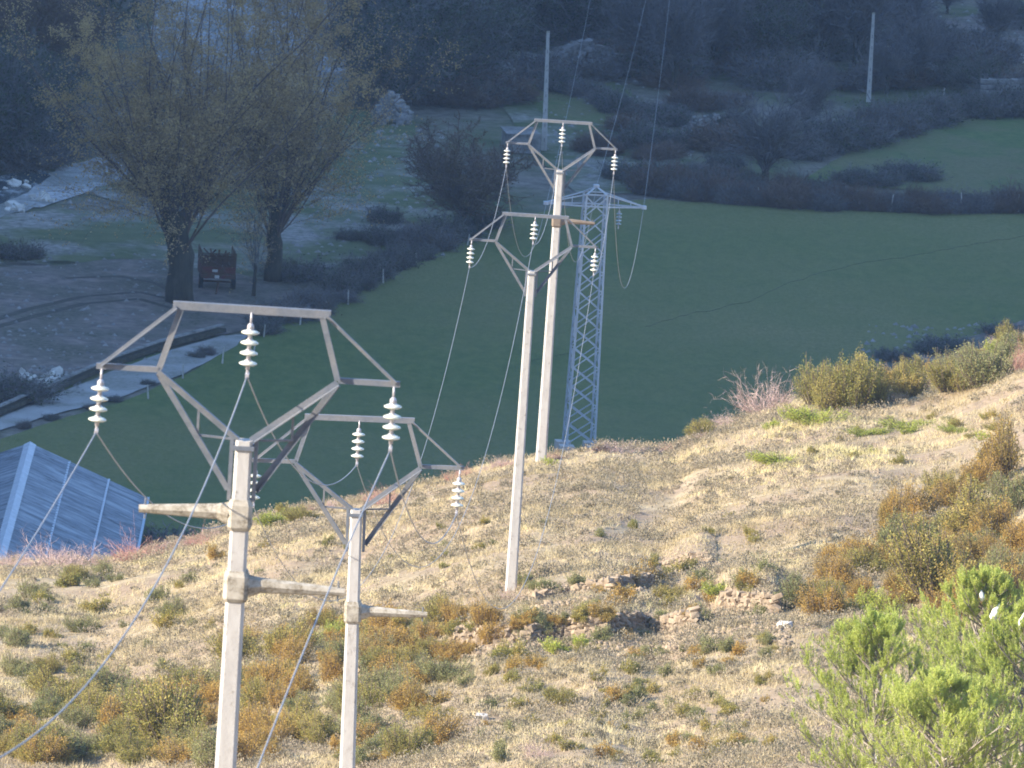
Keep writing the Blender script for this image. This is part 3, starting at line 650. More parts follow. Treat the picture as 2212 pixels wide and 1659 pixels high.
hedge([(560,730),(440,770),(300,835),(230,872),(60,924),(0,944)], 70, .4, .7, 'verge_bush', 'small dark bush between the gravel track and the meadow', 'bushes along the track verge', (0,1), 9, 3)
hedge([(1280,330),(1400,350),(1540,330),(1600,300)], 34, 1.3, 2.2, 'hedge_bush', 'dark scrub bush behind the farthest sunlit pole', 'scrub behind the farthest sunlit pole', (0,1,2), 20, 40)
hedge([(1160,180),(1330,230),(1500,250),(1620,230)], 34, 1.3, 2.4, 'scrub_bush', 'dark scrub bush below the leafless wood', 'scrub below the leafless wood', (0,1,2), 20, 30)
hedge([(740,540),(840,500),(940,520)], 40, .8, 1.4, 'scrub_bush', 'dark low bush on the rough grass left of the round brown tree', 'low bushes left of the round tree', (0,1), 20, 30)
def scrub_area(x0, y0, x1, y1, n, s0, s1, label, group):
    for k in range(n):
        s = rr.uniform(s0, s1); place_bush(hb[rr.choice((0,1,2))], 'scrub_bush', label, GV(rr.uniform(x0,x1), rr.uniform(y0,y1)), (s*1.2,s*1.2,s*rr.uniform(.7,1.1)), rr.uniform(0,6.28), group)
scrub_area(1260, -20, 1780, 190, 75, 1.6, 3.4, 'dark scrub under the grey leafless wood', 'undergrowth of the leafless wood')
scrub_area(1780, 60, 2212, 200, 22, 1.2, 2.6, 'dark scrub among the rubble at the upper right', 'undergrowth at the upper right')
scrub_area(790, 20, 1130, 230, 40, 1.6, 3.2, 'dark scrub under the dark wood', 'undergrowth of the dark wood')
scrub_area(-20, 60, 110, 360, 22, 1.8, 3.4, 'dark scrub along the river thicket', 'undergrowth of the riverbank thicket')
scrub_area(1290, 200, 1620, 400, 20, .8, 1.7, 'dark scrub on the slope behind the farthest pole', 'scrub behind the farthest sunlit pole')
for px, py, s, l in [(1955,384,1.5,'dark bramble mound alone on the upper meadow'),(1990,386,1.1,'small bramble clump at the right of the mound on the upper meadow'),(1850,395,1.3,'flat bramble patch at the lower left corner of the upper meadow'),(1900,398,1.2,'low bramble patch between hedge and mound on the upper meadow'),(1930,776,.9,'small dark bush alone on the grey bank behind the crest'),(2020,762,1.0,'left of two dark bushes on the grey bank behind the crest'),(2045,756,1.2,'right and larger of two dark bushes on the grey bank'),(2165,722,1.0,'small dark bush high on the grey bank near the right edge'),
                     (30,555,1.3,'dark flat bush on the grass bank near the left edge'),(20,860,2.0,'dark bush above the track at the left edge'),(640,600,1.6,'dark low bush right of the slimmer poplar'),(375,1212,2.2,'dark green bush in shade beside the barn wall'),(345,1222,1.6,'low dark bush at the near corner of the barn')]:
    place_bush(hb[1], 'bush', l, GV(px,py), (s*1.6,s*1.6,s), rr.uniform(0,6))

# ------------------------------------------------------------------ barn
def barn():
    far = np.array([at(65,960,640)]).ravel(); zr = far[2]; xr = far[0]; y0, y1 = 592.0, 640.0; hw = 7.2; drop = 2.84; yaw = R(.5)
    t_ = thing('barn', 'long barn with pale blue corrugated roof in shade at the left edge', 'barn', (xr, y1, 0), (0,0,yaw))
    L = y1-y0; zw = zr-drop
    wb = MB(); wb.box((0,-L/2,(zw-6)/2+1.5-1.6), (2*hw-.5, L-.6, zw+6.2-3.0)); wb.build('wall', M['barnwall'], t_)
    for yy in (-.3, -L+.3):
        MB().add([(-hw+.25,yy-.1,zw-.2),(hw-.25,yy-.1,zw-.2),(0,yy-.1,zr-.25),(-hw+.25,yy+.1,zw-.2),(hw-.25,yy+.1,zw-.2),(0,yy+.1,zr-.25)], [(0,1,2),(5,4,3),(0,3,4,1),(1,4,5,2),(2,5,3,0)]).build('gable', M['barnwall'], t_)
    nw = int(L/.22)+1; yv = -np.linspace(0, L, nw); wave = .07*np.sin(np.arange(nw)*np.pi/2)
    for s in (-1, 1):
        for c in range(3):
            a, b = c/3, (c+1)/3+.012
            lift = .03*(2-c)
            V = []
            for q, e in ((a, 0), (b, .05)):
                V.append(np.stack([np.full(nw, s*hw*q), yv, zr-drop*q+wave+lift+e*0], -1))
            V = np.concatenate(V); i = np.arange(nw-1); F = np.stack([i, i+1, i+nw+1, i+nw], -1)
            if s > 0: F = F[:, ::-1].copy()
            V2 = V.copy(); V2[:,2] -= .02; F2 = np.concatenate([F, F[:, ::-1]+2*nw]); mk('roof_sheet_course', np.concatenate([V, V2]), F2, M['roof'], t_)
            if c: 
                q = a; x_ = s*hw*q
                MB().bar((x_, .0, zr-drop*q+.09), (x_, -L, zr-drop*q+.09), .13, .02, up=(0,0,1)).build('lap_strip', M['roof_pale'], t_)
        MB().bar((s*hw, .05, zw+.02), (s*hw, -L-.05, zw+.02), .14, .12, up=(0,0,1)).build('gutter', M['steel_blue'], t_)
    n = 60
    for k in range(n):
        ya, yb = -k*L/n, -(k+1)*L/n-.08; e = .03*(k % 2)
        MB().add([(-.38,ya,zr-.02),(0,ya,zr+.19+e*.3),(.38,ya,zr-.02),(-.34,yb,zr-.01),(0,yb,zr+.15),(.34,yb,zr-.01)], [(0,1,4,3),(1,2,5,4),(0,2,1),(3,4,5),(0,3,5,2)]).build('ridge_tile', M['roof_pale'], t_)
barn()

# ------------------------------------------------------------------ red farm trailer between the poplars
def trailer():
    g = GV(470,628); s = np.linalg.norm(GV(514,628)-GV(428,628))/2.3
    t_ = thing('farm_trailer', 'old red farm trailer with rusty rails parked between the two poplars', 'trailer', g, (0,0,R(6)))
    MB().box((0,1.9,1.15), (2.2,3.9,.10)).build('floor', M['rust'], t_)
    for k in range(3): MB().box((0,0,.95+k*.27), (2.25,.05,.25)).build('tail_board', M['red'], t_)
    for s_ in (-1,1):
        for k in range(3): MB().box((s_*1.12,1.95,.95+k*.27), (.05,3.8,.25)).build('side_board', M['red'], t_)
        for k in range(4): MB().bar((s_*1.12,k*1.25,1.6),(s_*1.12,k*1.25,2.55), .07).build('stake', M['rust'], t_)
        for z in (1.95, 2.5): MB().bar((s_*1.12,0,z),(s_*1.12,3.8,z), .05).build('side_rail', M['rust'], t_)
        w_ = MB(); w_.tube([(s_*.95,.9,.5),(s_*1.22,.9,.5)], .5, 18); wh = w_.build('tyre', M['rubber'], t_)
        MB().tube([(s_*1.215,.9,.5),(s_*1.235,.9,.5)], .26, 14).build('rim', M['red'], wh)
        MB().box((s_*.85,-.05,.86), (.16,.05,.12)).build('tail_light', M['red'], t_)
    for z in (1.9, 2.2, 2.5): MB().bar((-1.15,0,z),(1.15,0,z), .06).build('rear_rail', M['rust'], t_)
    for x in np.linspace(-.9,.9,7): MB().bar((x,.02,1.6),(x+.05,.02,2.5), .035).build('rear_bar', M['rust'], t_)
    for k in range(5): MB().box((-.9+k*.45,.06,2.02), (.36,.04,.8)).build('rear_panel', M['rust'], t_)
    MB().box((-.25,-.04,1.35), (.36,.03,.16)).build('number_plate', M['white'], t_)
    MB().box((-.1,-.04,.95), (.3,.03,.2)).build('reflector_plate', M['white'], t_)
    MB().tube([(0,-.1,.55),(-.1,-1.2,.35),(-.25,-2.0,.1)], .07, 6).build('drawbar', M['rust'], t_)
    MB().bar((-1.1,.9,.5),(1.1,.9,.5), .12).build('axle', M['rust'], t_)
    mb = MB(); r2 = random.Random(3)
    for k in range(26): mb.bar((r2.uniform(-1,1),r2.uniform(.2,3.5),1.3),(r2.uniform(-1,1),r2.uniform(.2,3.5),r2.uniform(1.7,2.5)), .09)
    mb.build('scrap_load', M['rust'], t_)
trailer()

# ------------------------------------------------------------------ distant poles, hut, posts, heaps of stones
def plain_pole(top, bot, w0, w1, label):
    b = GV(*bot); tp = at(*top, b[1]); m_ = MB(); n_ = 12
    t_ = thing('utility_pole', label, 'pole', b, basis(tp, b, 0).to_euler(), 'plain poles in the valley'); L = float(np.linalg.norm(tp-b))
    m_.hexa([(-w1/2,-w1/2,0),(w1/2,-w1/2,0),(w1/2,w1/2,0),(-w1/2,w1/2,0),(-w0/2,-w0/2,L),(w0/2,-w0/2,L),(w0/2,w0/2,L),(-w0/2,w0/2,L)]).build('shaft', M['concrete'], t_)
    MB().box((0,0,L+.04), (w0+.05,w0+.05,.08)).build('cap', M['concrete_old'], t_)
    for k in range(7): MB().box((0,-w1*.52+.03*k/7,.8+k*L/8), (.05,.03,.25)).build('climbing_hole_cover', M['farstone'], t_)
plain_pole((1184,70), (1175,325), .22, .42, 'plain concrete pole without wires rising behind the farthest sunlit pole')
plain_pole((1887,30), (1876,220), .20, .36, 'pale plain pole behind the upper meadow hedge')
g = GV(1156,332); ht = thing('stone_hut', 'small grey hut with a pale front beside the plain concrete pole', 'hut', g, (0,0,R(12)))
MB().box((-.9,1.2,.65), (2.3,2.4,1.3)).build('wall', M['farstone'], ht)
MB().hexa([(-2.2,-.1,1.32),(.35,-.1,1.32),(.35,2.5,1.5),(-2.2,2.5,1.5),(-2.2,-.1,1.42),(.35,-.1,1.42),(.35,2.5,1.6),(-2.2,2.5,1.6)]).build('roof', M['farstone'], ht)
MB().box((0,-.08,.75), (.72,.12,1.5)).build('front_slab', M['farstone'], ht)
POSTS = [(1748,413,442),(1924,418,457),(2077,415,457),(1909,254,284),(1989,228,262),(2030,188,249),(2070,215,249),(1931,225,275),(828,580,612),(752,625,658),(705,650,676),(648,676,702),(570,700,728),(548,735,762),(480,748,786),(395,786,818),(320,830,862),(660,862,880),(1010,505,530),(900,545,572),(1500,402,430),(1640,404,438),(2200,420,458),(1860,262,296),(2120,225,252)]
pmb = MB().hexa([(-.055,-.055,0),(.055,-.055,0),(.055,.055,0),(-.055,.055,0),(-.035,-.035,1),(.035,-.035,1),(.035,.035,1),(-.035,.035,1)])
pm = mk('fence_post', pmb.v, pmb.f, M['post'], link=False).data
for i, (px, a, b) in enumerate(POSTS):
    g = GV(px, b); L = (b-a)*g[1]/FPX
    where = 'between the two meadows' if (px > 1450 and a > 380) else ('along the hedge behind the upper meadow' if px > 1450 else ('beside the gravel track' if px < 560 else 'on the left edge of the big meadow'))
    o = inst('fence_post', pm, None, g, (rr.uniform(-.05,.05), rr.uniform(-.12,.16), 0), (1,1,L))
    tag(o, 'pale thin fence post '+where, 'fence post', 'fence posts '+where)

def stone_mesh(seed, flat=.6, n=1):
    rg = np.random.default_rng(seed); v = np.array([(x,y,z) for x in (-1,1) for y in (-1,1) for z in (-1,1)], float)*.5
    # a chipped block: 8 corners pushed about plus 6 face centres
    v = v*rg.uniform(.72,1.12,(8,3)); fcs = [(0,1,3,2),(4,6,7,5),(0,4,5,1),(2,3,7,6),(0,2,6,4),(1,5,7,3)]
    V = list(v); F = []
    for q in fcs:
        c = v[list(q)].mean(0)*rg.uniform(1.05,1.30); k = len(V); V.append(c)
        for i in range(4): F.append((q[i], q[(i+1) % 4], k))
    V = np.array(V)*np.array([1,.8,flat]); return mk('stone', V, F, M['rock'], link=False).data
stones = [stone_mesh(50+i) for i in range(7)]
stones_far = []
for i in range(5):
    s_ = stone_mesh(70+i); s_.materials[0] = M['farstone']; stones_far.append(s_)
stones_pale = []
for i in range(3):
    s_ = stone_mesh(80+i, .75); s_.materials[0] = M['paler']; stones_pale.append(s_)

def cone_along(u0, u1): pass
for wi, (g, (path, hs, lab)) in enumerate(zip(wall_pts, WPATH)):
    t_ = thing('dry_stone_wall', lab, 'stone wall', (g[0][0], g[0][1], gz(g[0][0], g[0][1])), group='terrace walls on the dry slope')
    org = np.array(t_.location); cnt = 0
    seg = [np.linalg.norm(b[:2]-a[:2]) for a, b in zip(g, g[1:])]
    rows = max(3, int(round(hs/.15)))
    for a, b, L in zip(g, g[1:], seg):
        for r_ in range(rows):
            q = rr.uniform(0,.12)
            while q < L:
                wd = rr.uniform(.18,.34); c = a+(b-a)*(q+wd/2)/L; q += wd*.90
                if r_ >= rows-1 and rr.random() < .35: continue
                if cnt > 298: break
                zb = ground(c[0], c[1]-.35); zz_ = zb + (r_+.45)*hs/rows
                y_ = c[1]+.05+.05*r_+rr.uniform(-.06,.05)
                inst('stone', rr.choice(stones), t_, np.array([c[0], y_, zz_+rr.uniform(-.015,.015)])-org, (rr.uniform(-.5,.5), rr.uniform(-.5,.5), rr.uniform(-.7,.7)), (wd*1.1, rr.uniform(.18,.28), rr.uniform(.19,.34))); cnt += 1
# tumbled stones: those that lie alone on the slope
def heap(pts, n, sx, sy, smin, smax, protos, name, label, group, gnd=G, kind_stuff=False):
    for (px, py) in pts:
        for k in range(n):
            g = gnd(px+rr.gauss(0,sx), py+rr.gauss(0,sy)); s = rr.uniform(smin,smax)
            o = inst(name, rr.choice(protos), None, (g[0],g[1],g[2]+s*.12), (rr.uniform(-.5,.5),rr.uniform(-.5,.5),rr.uniform(0,6)), (s,s*rr.uniform(.7,1.2),s*rr.uniform(.6,1.1)))
            tag(o, label, 'stone', group)
heap([(1420,1385),(1470,1372),(1520,1380),(1440,1400)], 22, 26, 9, .10, .28, stones, 'loose_stone', 'tumbled stone in the spill below the collapsed terrace wall', 'stones spilled below the long wall')
heap([(1020,1412),(1110,1408),(1200,1398),(1290,1392),(1370,1384)], 12, 40, 5, .08, .22, stones, 'loose_stone', 'fallen stone at the foot of the long wall', 'stones fallen at the foot of the long wall')
heap([(1590,1350),(1640,1362),(1680,1345)], 9, 26, 12, .12, .30, stones, 'loose_stone', 'loose stone around the wall stub with the deep shadow', 'stones round the wall stub')
heap([(1230,1284),(1330,1268),(1180,1302),(1400,1250)], 12, 36, 9, .10, .26, stones, 'loose_stone', 'loose stone along the short wall behind the orange shrubs', 'stones along the short upper wall')
for px, py, s, l in [(1694,1358,.36,'large pale boulder right of the wall stub'),(1040,1556,.30,'flat whitish stone low on the slope between two small bushes'),(1212,1384,.2,'small pale stone beside the yellow green shrub under the long wall'),(1850,868,.75,'dark edged boulder on the crest below the olive shrubs'),(1940,866,.5,'tan boulder on the crest right of the dark edged boulder'),(1905,862,.3,'small rock between the two crest boulders'),(1600,1395,.3,'flat slab lying below the wall stub'),(1258,1120,.22,'small dark rock high on the open slope'),(1300,1128,.16,'smaller dark rock on the bare diagonal scar'),(1920,1470,.3,'pale stone beside the pine')]:
    g = G(px,py); o = inst('boulder', (stones_pale if 'pale' in l or 'whit' in l else stones)[0], None, (g[0],g[1],g[2]+s*.2), (rr.uniform(-.2,.2),rr.uniform(-.2,.2),rr.uniform(0,3)), (s*1.3,s,s)); tag(o, l, 'boulder')
# valley stonework
def rubble(poly, n, smin, smax, name, label, cat, zmax=1.0):
    cx = np.mean([p[0] for p in poly]); cy = np.max([p[1] for p in poly]); base = GV(cx, cy)
    t_ = thing(name, label, cat, base)
    x0, x1 = min(p[0] for p in poly), max(p[0] for p in poly); y0, y1 = min(p[1] for p in poly), max(p[1] for p in poly)
    core = MB()
    for k in range(n):
        fx = rr.random(); px = x0+(x1-x0)*fx; py = y0+(y1-y0)*rr.random(); s = rr.uniform(smin,smax)
        env = math.sin(math.pi*min(max(fx,.05),.95))**.5
        g = GV(px, y1); hgt = (y1-py)/ (FPX/g[1])*env
        d = min(hgt*.7, 2.5)
        inst('stone', rr.choice(stones_far), t_, np.array([g[0], g[1]+d+rr.uniform(0,.3), g[2]+hgt*.9+.1])-base, (rr.uniform(-.4,.4),rr.uniform(-.4,.4),rr.uniform(0,6)), (s*1.3,s,s))
rubble([(1155,92),(1350,160)], 260, .35, .85, 'stone_heap', 'broad heap of tumbled grey stones behind the plain concrete pole', 'stone heap')
rubble([(810,205),(880,270)], 120, .25, .7, 'stone_heap', 'pale layered stone pile right of the tall poplar', 'stone heap')
rubble([(1060,130),(1115,195)], 70, .2, .5, 'stone_heap', 'small scattered heap of whitish stones left of the plain concrete pole', 'stone heap')
rubble([(1470,245),(1580,300)], 60, .2, .45, 'stone_heap', 'faint stones strewn in front of the wide dark tree', 'stone heap')
# squared stone wall at the right edge
base = GV(2170,240); t_ = thing('stone_wall', 'pale stone wall standing in shade above the upper meadow at the right edge', 'stone wall', base)
for r_ in range(6):
    q = 2115+rr.uniform(0,6)
    while q < 2225:
        wd = rr.uniform(9,20); g = GV(q+wd/2, 240)
        inst('stone', rr.choice(stones_far), t_, np.array([g[0], g[1]+.1*r_, g[2]+.2+r_*.40])-base, (rr.uniform(-.1,.1),rr.uniform(-.1,.1),rr.uniform(-.2,.2)), (wd/27*1.1,.6,.62)); q += wd
for pts, lab, grp in (([(1920,118),(1960,112),(1925,125)], 'whitish boulder in the small light patch behind the upper meadow', 'boulders behind the upper meadow'), ([(2080,130),(2140,140),(2190,128),(2030,95)], 'pale rubble stone on the terrace at the upper right', 'rubble at the upper right'), ([(60,820),(100,826),(130,812)], 'whitish rubble stone on the bank above the gravel track', 'rubble above the track'), ([(30,455),(90,430),(40,400)], 'river boulder on the gravel bank at the left edge', 'river boulders')):
    heap(pts, 8, 14, 4, .3, .8, stones_pale, 'boulder', lab, grp, GV)

# ------------------------------------------------------------------ sunlit slope: shrubs
def shrub_mesh(seed, nspr, leafn, m, cone=.55, lsize=.05, flat=1.0, spiky=.5):
    """Shrub of several leaning clumps of leafy sprays, about 1 m wide and 1 m high."""
    rg = np.random.default_rng(seed); nlobe = int(rg.integers(4,8)); la = rg.uniform(0,6.283,nlobe); lr_ = rg.uniform(.05,.38,nlobe)
    lc = np.stack([np.cos(la)*lr_, np.sin(la)*lr_], -1); lh = rg.uniform(.45,1.0,nlobe); lh[0] = 1; lw = rg.uniform(.14,.27,nlobe)
    li = rg.integers(0,nlobe,nspr); th = rg.uniform(0,2*np.pi,nspr); q_ = np.sqrt(rg.uniform(0,1,nspr))
    r_ = q_*lw[li]; ht = lh[li]*(1-cone*q_**1.6)*rg.uniform(.6,1.0,nspr)*flat
    bx = lc[li,0]*.6; by = lc[li,1]*.6
    st = np.stack([bx+np.cos(th)*r_*.4, by+np.sin(th)*r_*.4, np.zeros(nspr)], -1)
    en = np.stack([lc[li,0]*1.1+np.cos(th)*r_*rg.uniform(.9,1.5,nspr), lc[li,1]*1.1+np.sin(th)*r_*rg.uniform(.9,1.5,nspr), ht], -1)
    k = rg.integers(0, nspr, leafn); q = rg.uniform(.1,1,leafn)**.75; wob = rg.normal(size=(nspr,3))*.03
    pos = st[k]+(en[k]-st[k])*q[:,None]+wob[k]; rad = (.15*(1-q)+.055)*(.6+spiky*.6)
    out = unit(rg.normal(size=(leafn,3))); pos = pos+out*rad[:,None]*rg.uniform(.3,1,leafn)[:,None]; pos[:,2] = np.maximum(pos[:,2], .01)
    d = out*.8+unit(en[k]-st[k])*.8
    v, f = leaves(pos, lsize, rg, d, .6); clump = .5*rg.uniform(0,1,nspr)+.5*rg.uniform(0,1,nlobe)[li]
    fo = mk('foliage', v, f, M[m], link=False, attr=np.clip(.6*clump[k]+.4*rg.uniform(0,1,leafn), 0, 1)).data
    P = np.stack([st, (st+en)/2+wob, en+unit(en-st)*.02], 1); V, F = tubes(P, np.full(nspr,.010), np.full(nspr,.004), 3)
    return fo, mk('stems', V, F, M['stem'], link=False).data
KIND = {
 'O': [shrub_mesh(100+i, 60, 3400, 'orange', .5, .048) for i in range(5)],
 'V': [shrub_mesh(110+i, 60, 3600, 'olive', .45, .048) for i in range(5)],
 'G': [shrub_mesh(120+i, 50, 3000, 'green', .45, .046) for i in range(4)],
 'Y': [shrub_mesh(130+i, 55, 3000, 'lime', .4, .048, .8, .2) for i in range(3)],
}
BIG = {'O': [shrub_mesh(200+i, 150, 13000, 'orange', .45, .026) for i in range(2)], 'V': [shrub_mesh(210+i, 160, 15000, 'olive', .4, .026) for i in range(3)],
 'G': [shrub_mesh(220+i, 140, 12000, 'green', .4, .026) for i in range(2)], 'Y': [shrub_mesh(230, 120, 9000, 'lime', .4, .03, .8, .2)]}
bare_pink = [bush_mesh(140+i, 170, .0065, 0, 'hip', 'pink_twig', 1.0) for i in range(3)]
bare_red = [bush_mesh(150+i, 170, .0065, 300, 'hip', 'red_twig', 1.0, .03) for i in range(2)]
NAMES = {'O':'rusty_shrub','V':'olive_shrub','G':'green_shrub','Y':'juniper_bush','B':'bare_bush','R':'berry_bush'}
taken = []
def shrub(px, py, wpx, hpx, kind, label, group=None, g=None):
    g = G(px, py) if g is None else g; k = FPX/g[1]; w_, h_ = wpx/k, hpx/k
    taken.append((g[0], g[1], w_/2)); rz = rr.uniform(0,6.28)
    if kind in 'BR':
        return place_bush(rr.choice(bare_pink if kind == 'B' else bare_red), NAMES[kind], label, (g[0],g[1],g[2]-.03), (w_*.62,w_*.62,h_*.9), rz, group)
    fo, st = rr.choice((BIG if max(w_, h_) > 1.0 else KIND)[kind]); t_ = thing(NAMES[kind], label, 'shrub', (g[0],g[1],g[2]-.04), (0,0,rz), group); t_.scale = (w_*1.22, w_*1.22, h_*1.12)
    inst('foliage', fo, t_); inst('stems', st, t_); return t_
SH = [
 (1788,888,95,105,'V','left shoulder of the olive shrub group on the right crest'),(1838,884,105,140,'V','tall olive shrub with a pointed top on the right crest'),
 (1752,915,120,55,'Y','bright green low juniper under the tall olive shrub'),(1900,870,95,105,'V','olive shrub right of the tall one on the right crest'),
 (1962,860,75,85,'V','small olive shrub left of the white bare twigs on the crest'),(2065,846,100,80,'V','olive shrub right of the white bare twigs on the crest'),
 (2132,832,120,115,'G','dark green shrub near the right end of the crest'),(1655,892,140,120,'B','large pinkish bare bush left of the olive crest shrubs'),
 (2008,838,55,55,'B','small whitish bare bush between olive shrubs on the crest'),(2208,800,50,110,'R','red twigged bush at the right edge on the crest'),
 (1570,925,80,45,'B','low pinkish bare bush on the crest beside the large one'),(1512,948,70,50,'V','small olive shrub on the crest at the foot of the rise'),
 (1335,978,80,45,'B','dry bare sticks on the crest right of the lattice tower'),(1195,1006,42,30,'Y','small yellow green bush at the foot of the farthest sunlit pole'),
 (125,1226,170,95,'B','large pinkish bare bush in front of the barn roof'),(300,1212,130,85,'R','reddish bare bush at the lower right corner of the barn'),
 (435,1180,70,50,'R','small reddish bush left of the nearest pole'),(600,1135,90,50,'Y','yellow green bush on the crest between the first two poles'),
 (655,1122,70,40,'V','olive bush right of the yellow green crest bush'),(828,1088,100,55,'R','red twigged bush on the crest behind the second pole frame'),
 (25,1222,70,50,'B','pinkish bare bush at the left edge under the barn roof'),(470,1210,50,40,'O','rusty bush just left of the nearest pole collar'),
 (1680,1005,120,38,'Y','flat bright juniper in the open grass below the crest'),(1880,940,90,26,'Y','flat juniper left of the long crest juniper strip'),(1968,925,110,34,'Y','long low juniper strip below the crest boulders'),(2070,936,70,26,'Y','small low juniper right of the long strip'),
 (2175,1030,120,160,'O','tall orange shrub at the right edge'),(2110,1065,90,110,'O','orange shrub left of the tall one at the right edge'),(2100,1165,140,130,'V','broad olive shrub above the big rusty bush'),
 (1922,1150,70,140,'O','thin spiky rusty shrub on the right of the slope'),(1975,1170,80,90,'O','rusty shrub right of the thin spiky one'),(2060,1300,190,190,'V','big rounded rusty olive bush with a dark hollow on the right'),
 (2170,1275,110,120,'G','dark shrub in the shadow right of the big rounded bush'),(1810,1215,90,55,'O','low rusty shrub left of the thin spiky one'),(1860,1220,80,60,'O','low rusty shrub below the thin spiky one'),
 (1722,1312,100,95,'G','dense green shrub right of the wall stub'),(1790,1305,80,65,'V','olive shrub right of the dense green shrub'),(1885,1330,100,90,'Y','feathery juniper left of the big rounded bush'),(1825,1370,80,50,'Y','low yellow juniper below the feathery juniper'),
 (1415,1262,64,66,'O','rusty shrub in the gap between the two upper walls'),(1350,1302,60,48,'O','rusty shrub in front of the short upper wall'),(1440,1300,70,48,'V','olive shrub right of the rusty one between the walls'),
 (1520,1262,64,48,'G','green shrub below the uppermost wall'),(1650,1238,44,46,'G','small round green shrub beside the bare hollow'),(1602,1262,66,46,'G','green shrub sloping down from the uppermost wall'),
 (1560,1290,64,40,'Y','yellowish shrub above the wall stub'),(1300,1336,60,48,'O','rusty shrub above the long wall'),(1250,1342,60,46,'V','olive shrub at the left above the long wall'),
 (1200,1412,60,50,'Y','yellow green shrub under the long wall'),(1262,1396,56,36,'Y','spreading green shrub under the long wall'),(1532,1412,46,60,'G','upright green shrub right of the stone spill'),
 (1512,1350,40,60,'G','narrow green shrub at the right end of the long wall'),(1110,1452,56,56,'O','bright orange shrub below the left end of the long wall'),
 (1048,1356,70,84,'O','dark rusty shrub left of the foot of the open slope pole'),(965,1352,90,84,'V','olive shrub left of the dark rusty one'),(915,1375,70,50,'G','green shrub left end of the scrub by the long wall'),
 (886,1462,80,80,'V','olive shrub right of the second pole shaft'),(845,1352,60,60,'O','rusty shrub just under the second pole side arm'),(1110,1300,70,50,'B','grey bare bush at the foot of the open slope pole'),
 (640,1402,80,56,'Y','fresh green juniper between the first two poles'),(722,1378,70,56,'Y','fresh green juniper touching the second pole'),(570,1500,110,110,'O','dark rusty shrub right of the nearest pole shaft'),
 (380,1615,180,170,'V','very large olive shrub left of the nearest pole shaft'),(232,1590,120,110,'O','bright rusty shrub left of the very large olive one'),(125,1640,140,80,'G','dark green shrub low at the lower left'),
 (700,1480,80,90,'O','rusty shrub just left of the second pole shaft'),(40,1395,90,56,'G','green shrub at the left edge halfway down the slope'),(690,1610,90,80,'V','olive shrub low beside the second pole shaft'),
 (600,1600,90,80,'O','rusty shrub between the two pole shafts near the bottom'),(640,1540,80,60,'G','dark shrub between the two pole shafts'),(455,1530,90,90,'O','rusty shrub touching the left of the nearest pole shaft'),
 (1540,1586,50,46,'V','round olive bush low on the slope left of the pine'),(1481,1548,48,46,'V','round olive bush above the spill, left neighbour of the lone one'),(1649,1478,40,40,'V','small round bush just left of the pine top'),
 (1563,1620,50,40,'V','small round bush near the bottom edge left of the pine'),(1657,1396,44,36,'G','small green bush under the large pale boulder'),(1293,1468,40,38,'V','small upright bush under the stone spill'),
 (1362,1456,34,34,'V','tiny bush under the stone spill'),(1322,1512,60,36,'O','low double bush in the lower middle of the slope'),(1222,1524,80,44,'V','wide low bush left of the double bush'),(1149,1488,34,34,'V','tiny olive bush right of the orange shrub'),
 (1004,1482,44,38,'G','small green bush left of the orange shrub'),(1010,1520,28,24,'G','tiny dark bush above the flat whitish stone'),(1690,1424,34,34,'O','tiny rusty bush beside the pine top'),(1390,1500,60,34,'V','low olive strip bush in the lower slope'),
 (1160,1640,70,60,'B','pinkish bare bush near the bottom edge'),(900,1560,70,50,'V','olive bush low between the second pole and the bottom middle'),(820,1620,60,50,'G','grey green bush low right of the second pole'),
]
for a in SH: shrub(*a)
# smaller shrubs scattered over the slope
ZONES = [((870,1120,1700,1240),'GV','small low bush on the open grass between the pole foot and the crest',16,22,40),
         ((0,1250,460,1500),'GGV','small low bush on the open slope under the barn',46,26,70),
         ((0,1500,460,1659),'VGOV','small mixed shrub in the lower left thicket',52,60,130),
         ((500,1400,980,1659),'OVGO','small mixed shrub between the shafts of the first two poles and beyond',74,48,120),
         ((980,1400,1700,1655),'VGVGO','small tufted bush scattered on the lower slope',90,22,54),
         ((1120,1240,1660,1400),'VGO','small shrub growing among the terrace walls',40,26,60),
         ((1760,1010,2212,1340),'OOVOG','small rusty shrub in the thicket on the right',110,46,125),
         ((1650,900,2212,1010),'GYV','small low bush on the grass under the right crest',18,20,44),
         ((560,1110,1000,1240),'GV','small low bush near the crest behind the second pole',12,20,36),
         ((700,1340,1120,1440),'OVO','small rusty shrub in the scrub left of the long wall',40,40,90)]
for (x0,y0,x1,y1), ks, lab, n, a, b in ZONES:
    for k in range(n):
        px, py = rr.uniform(x0,x1), rr.uniform(y0,y1); g = G(px,py)
        if g[1] > crest_d(g[0]/g[1])-1: continue
        if x0 == 1760 and px < 2150-(py-960)*1.25: continue
        s = rr.uniform(a,b); shrub(px, py, s, s*rr.uniform(.65,.95), rr.choice(ks), lab, lab.replace('small','small plants:'), g)
for k in range(20):
    px = 1775+k*22+rr.uniform(-8,8); py = np.interp(px, [c[0] for c in CREST], [c[1] for c in CREST])+rr.uniform(14,40); s = rr.uniform(50,95)
    shrub(px, py, s, s*rr.uniform(.7,1.15), rr.choice('VVOYG'), 'olive bush in the line along the right crest', 'bushes in the line along the right crest')
for k in range(42):
    i = rr.randrange(1, len(CREST)-2); q = rr.random(); px = CREST[i][0]*(1-q)+CREST[i+1][0]*q; py = CREST[i][1]*(1-q)+CREST[i+1][1]*q+8
    s = rr.uniform(26,62); shrub(px, py, s, s*rr.uniform(.45,.8), rr.choice('BBR'), 'small pinkish bare bush on the skyline of the sunlit slope', 'bare bushes on the slope skyline')

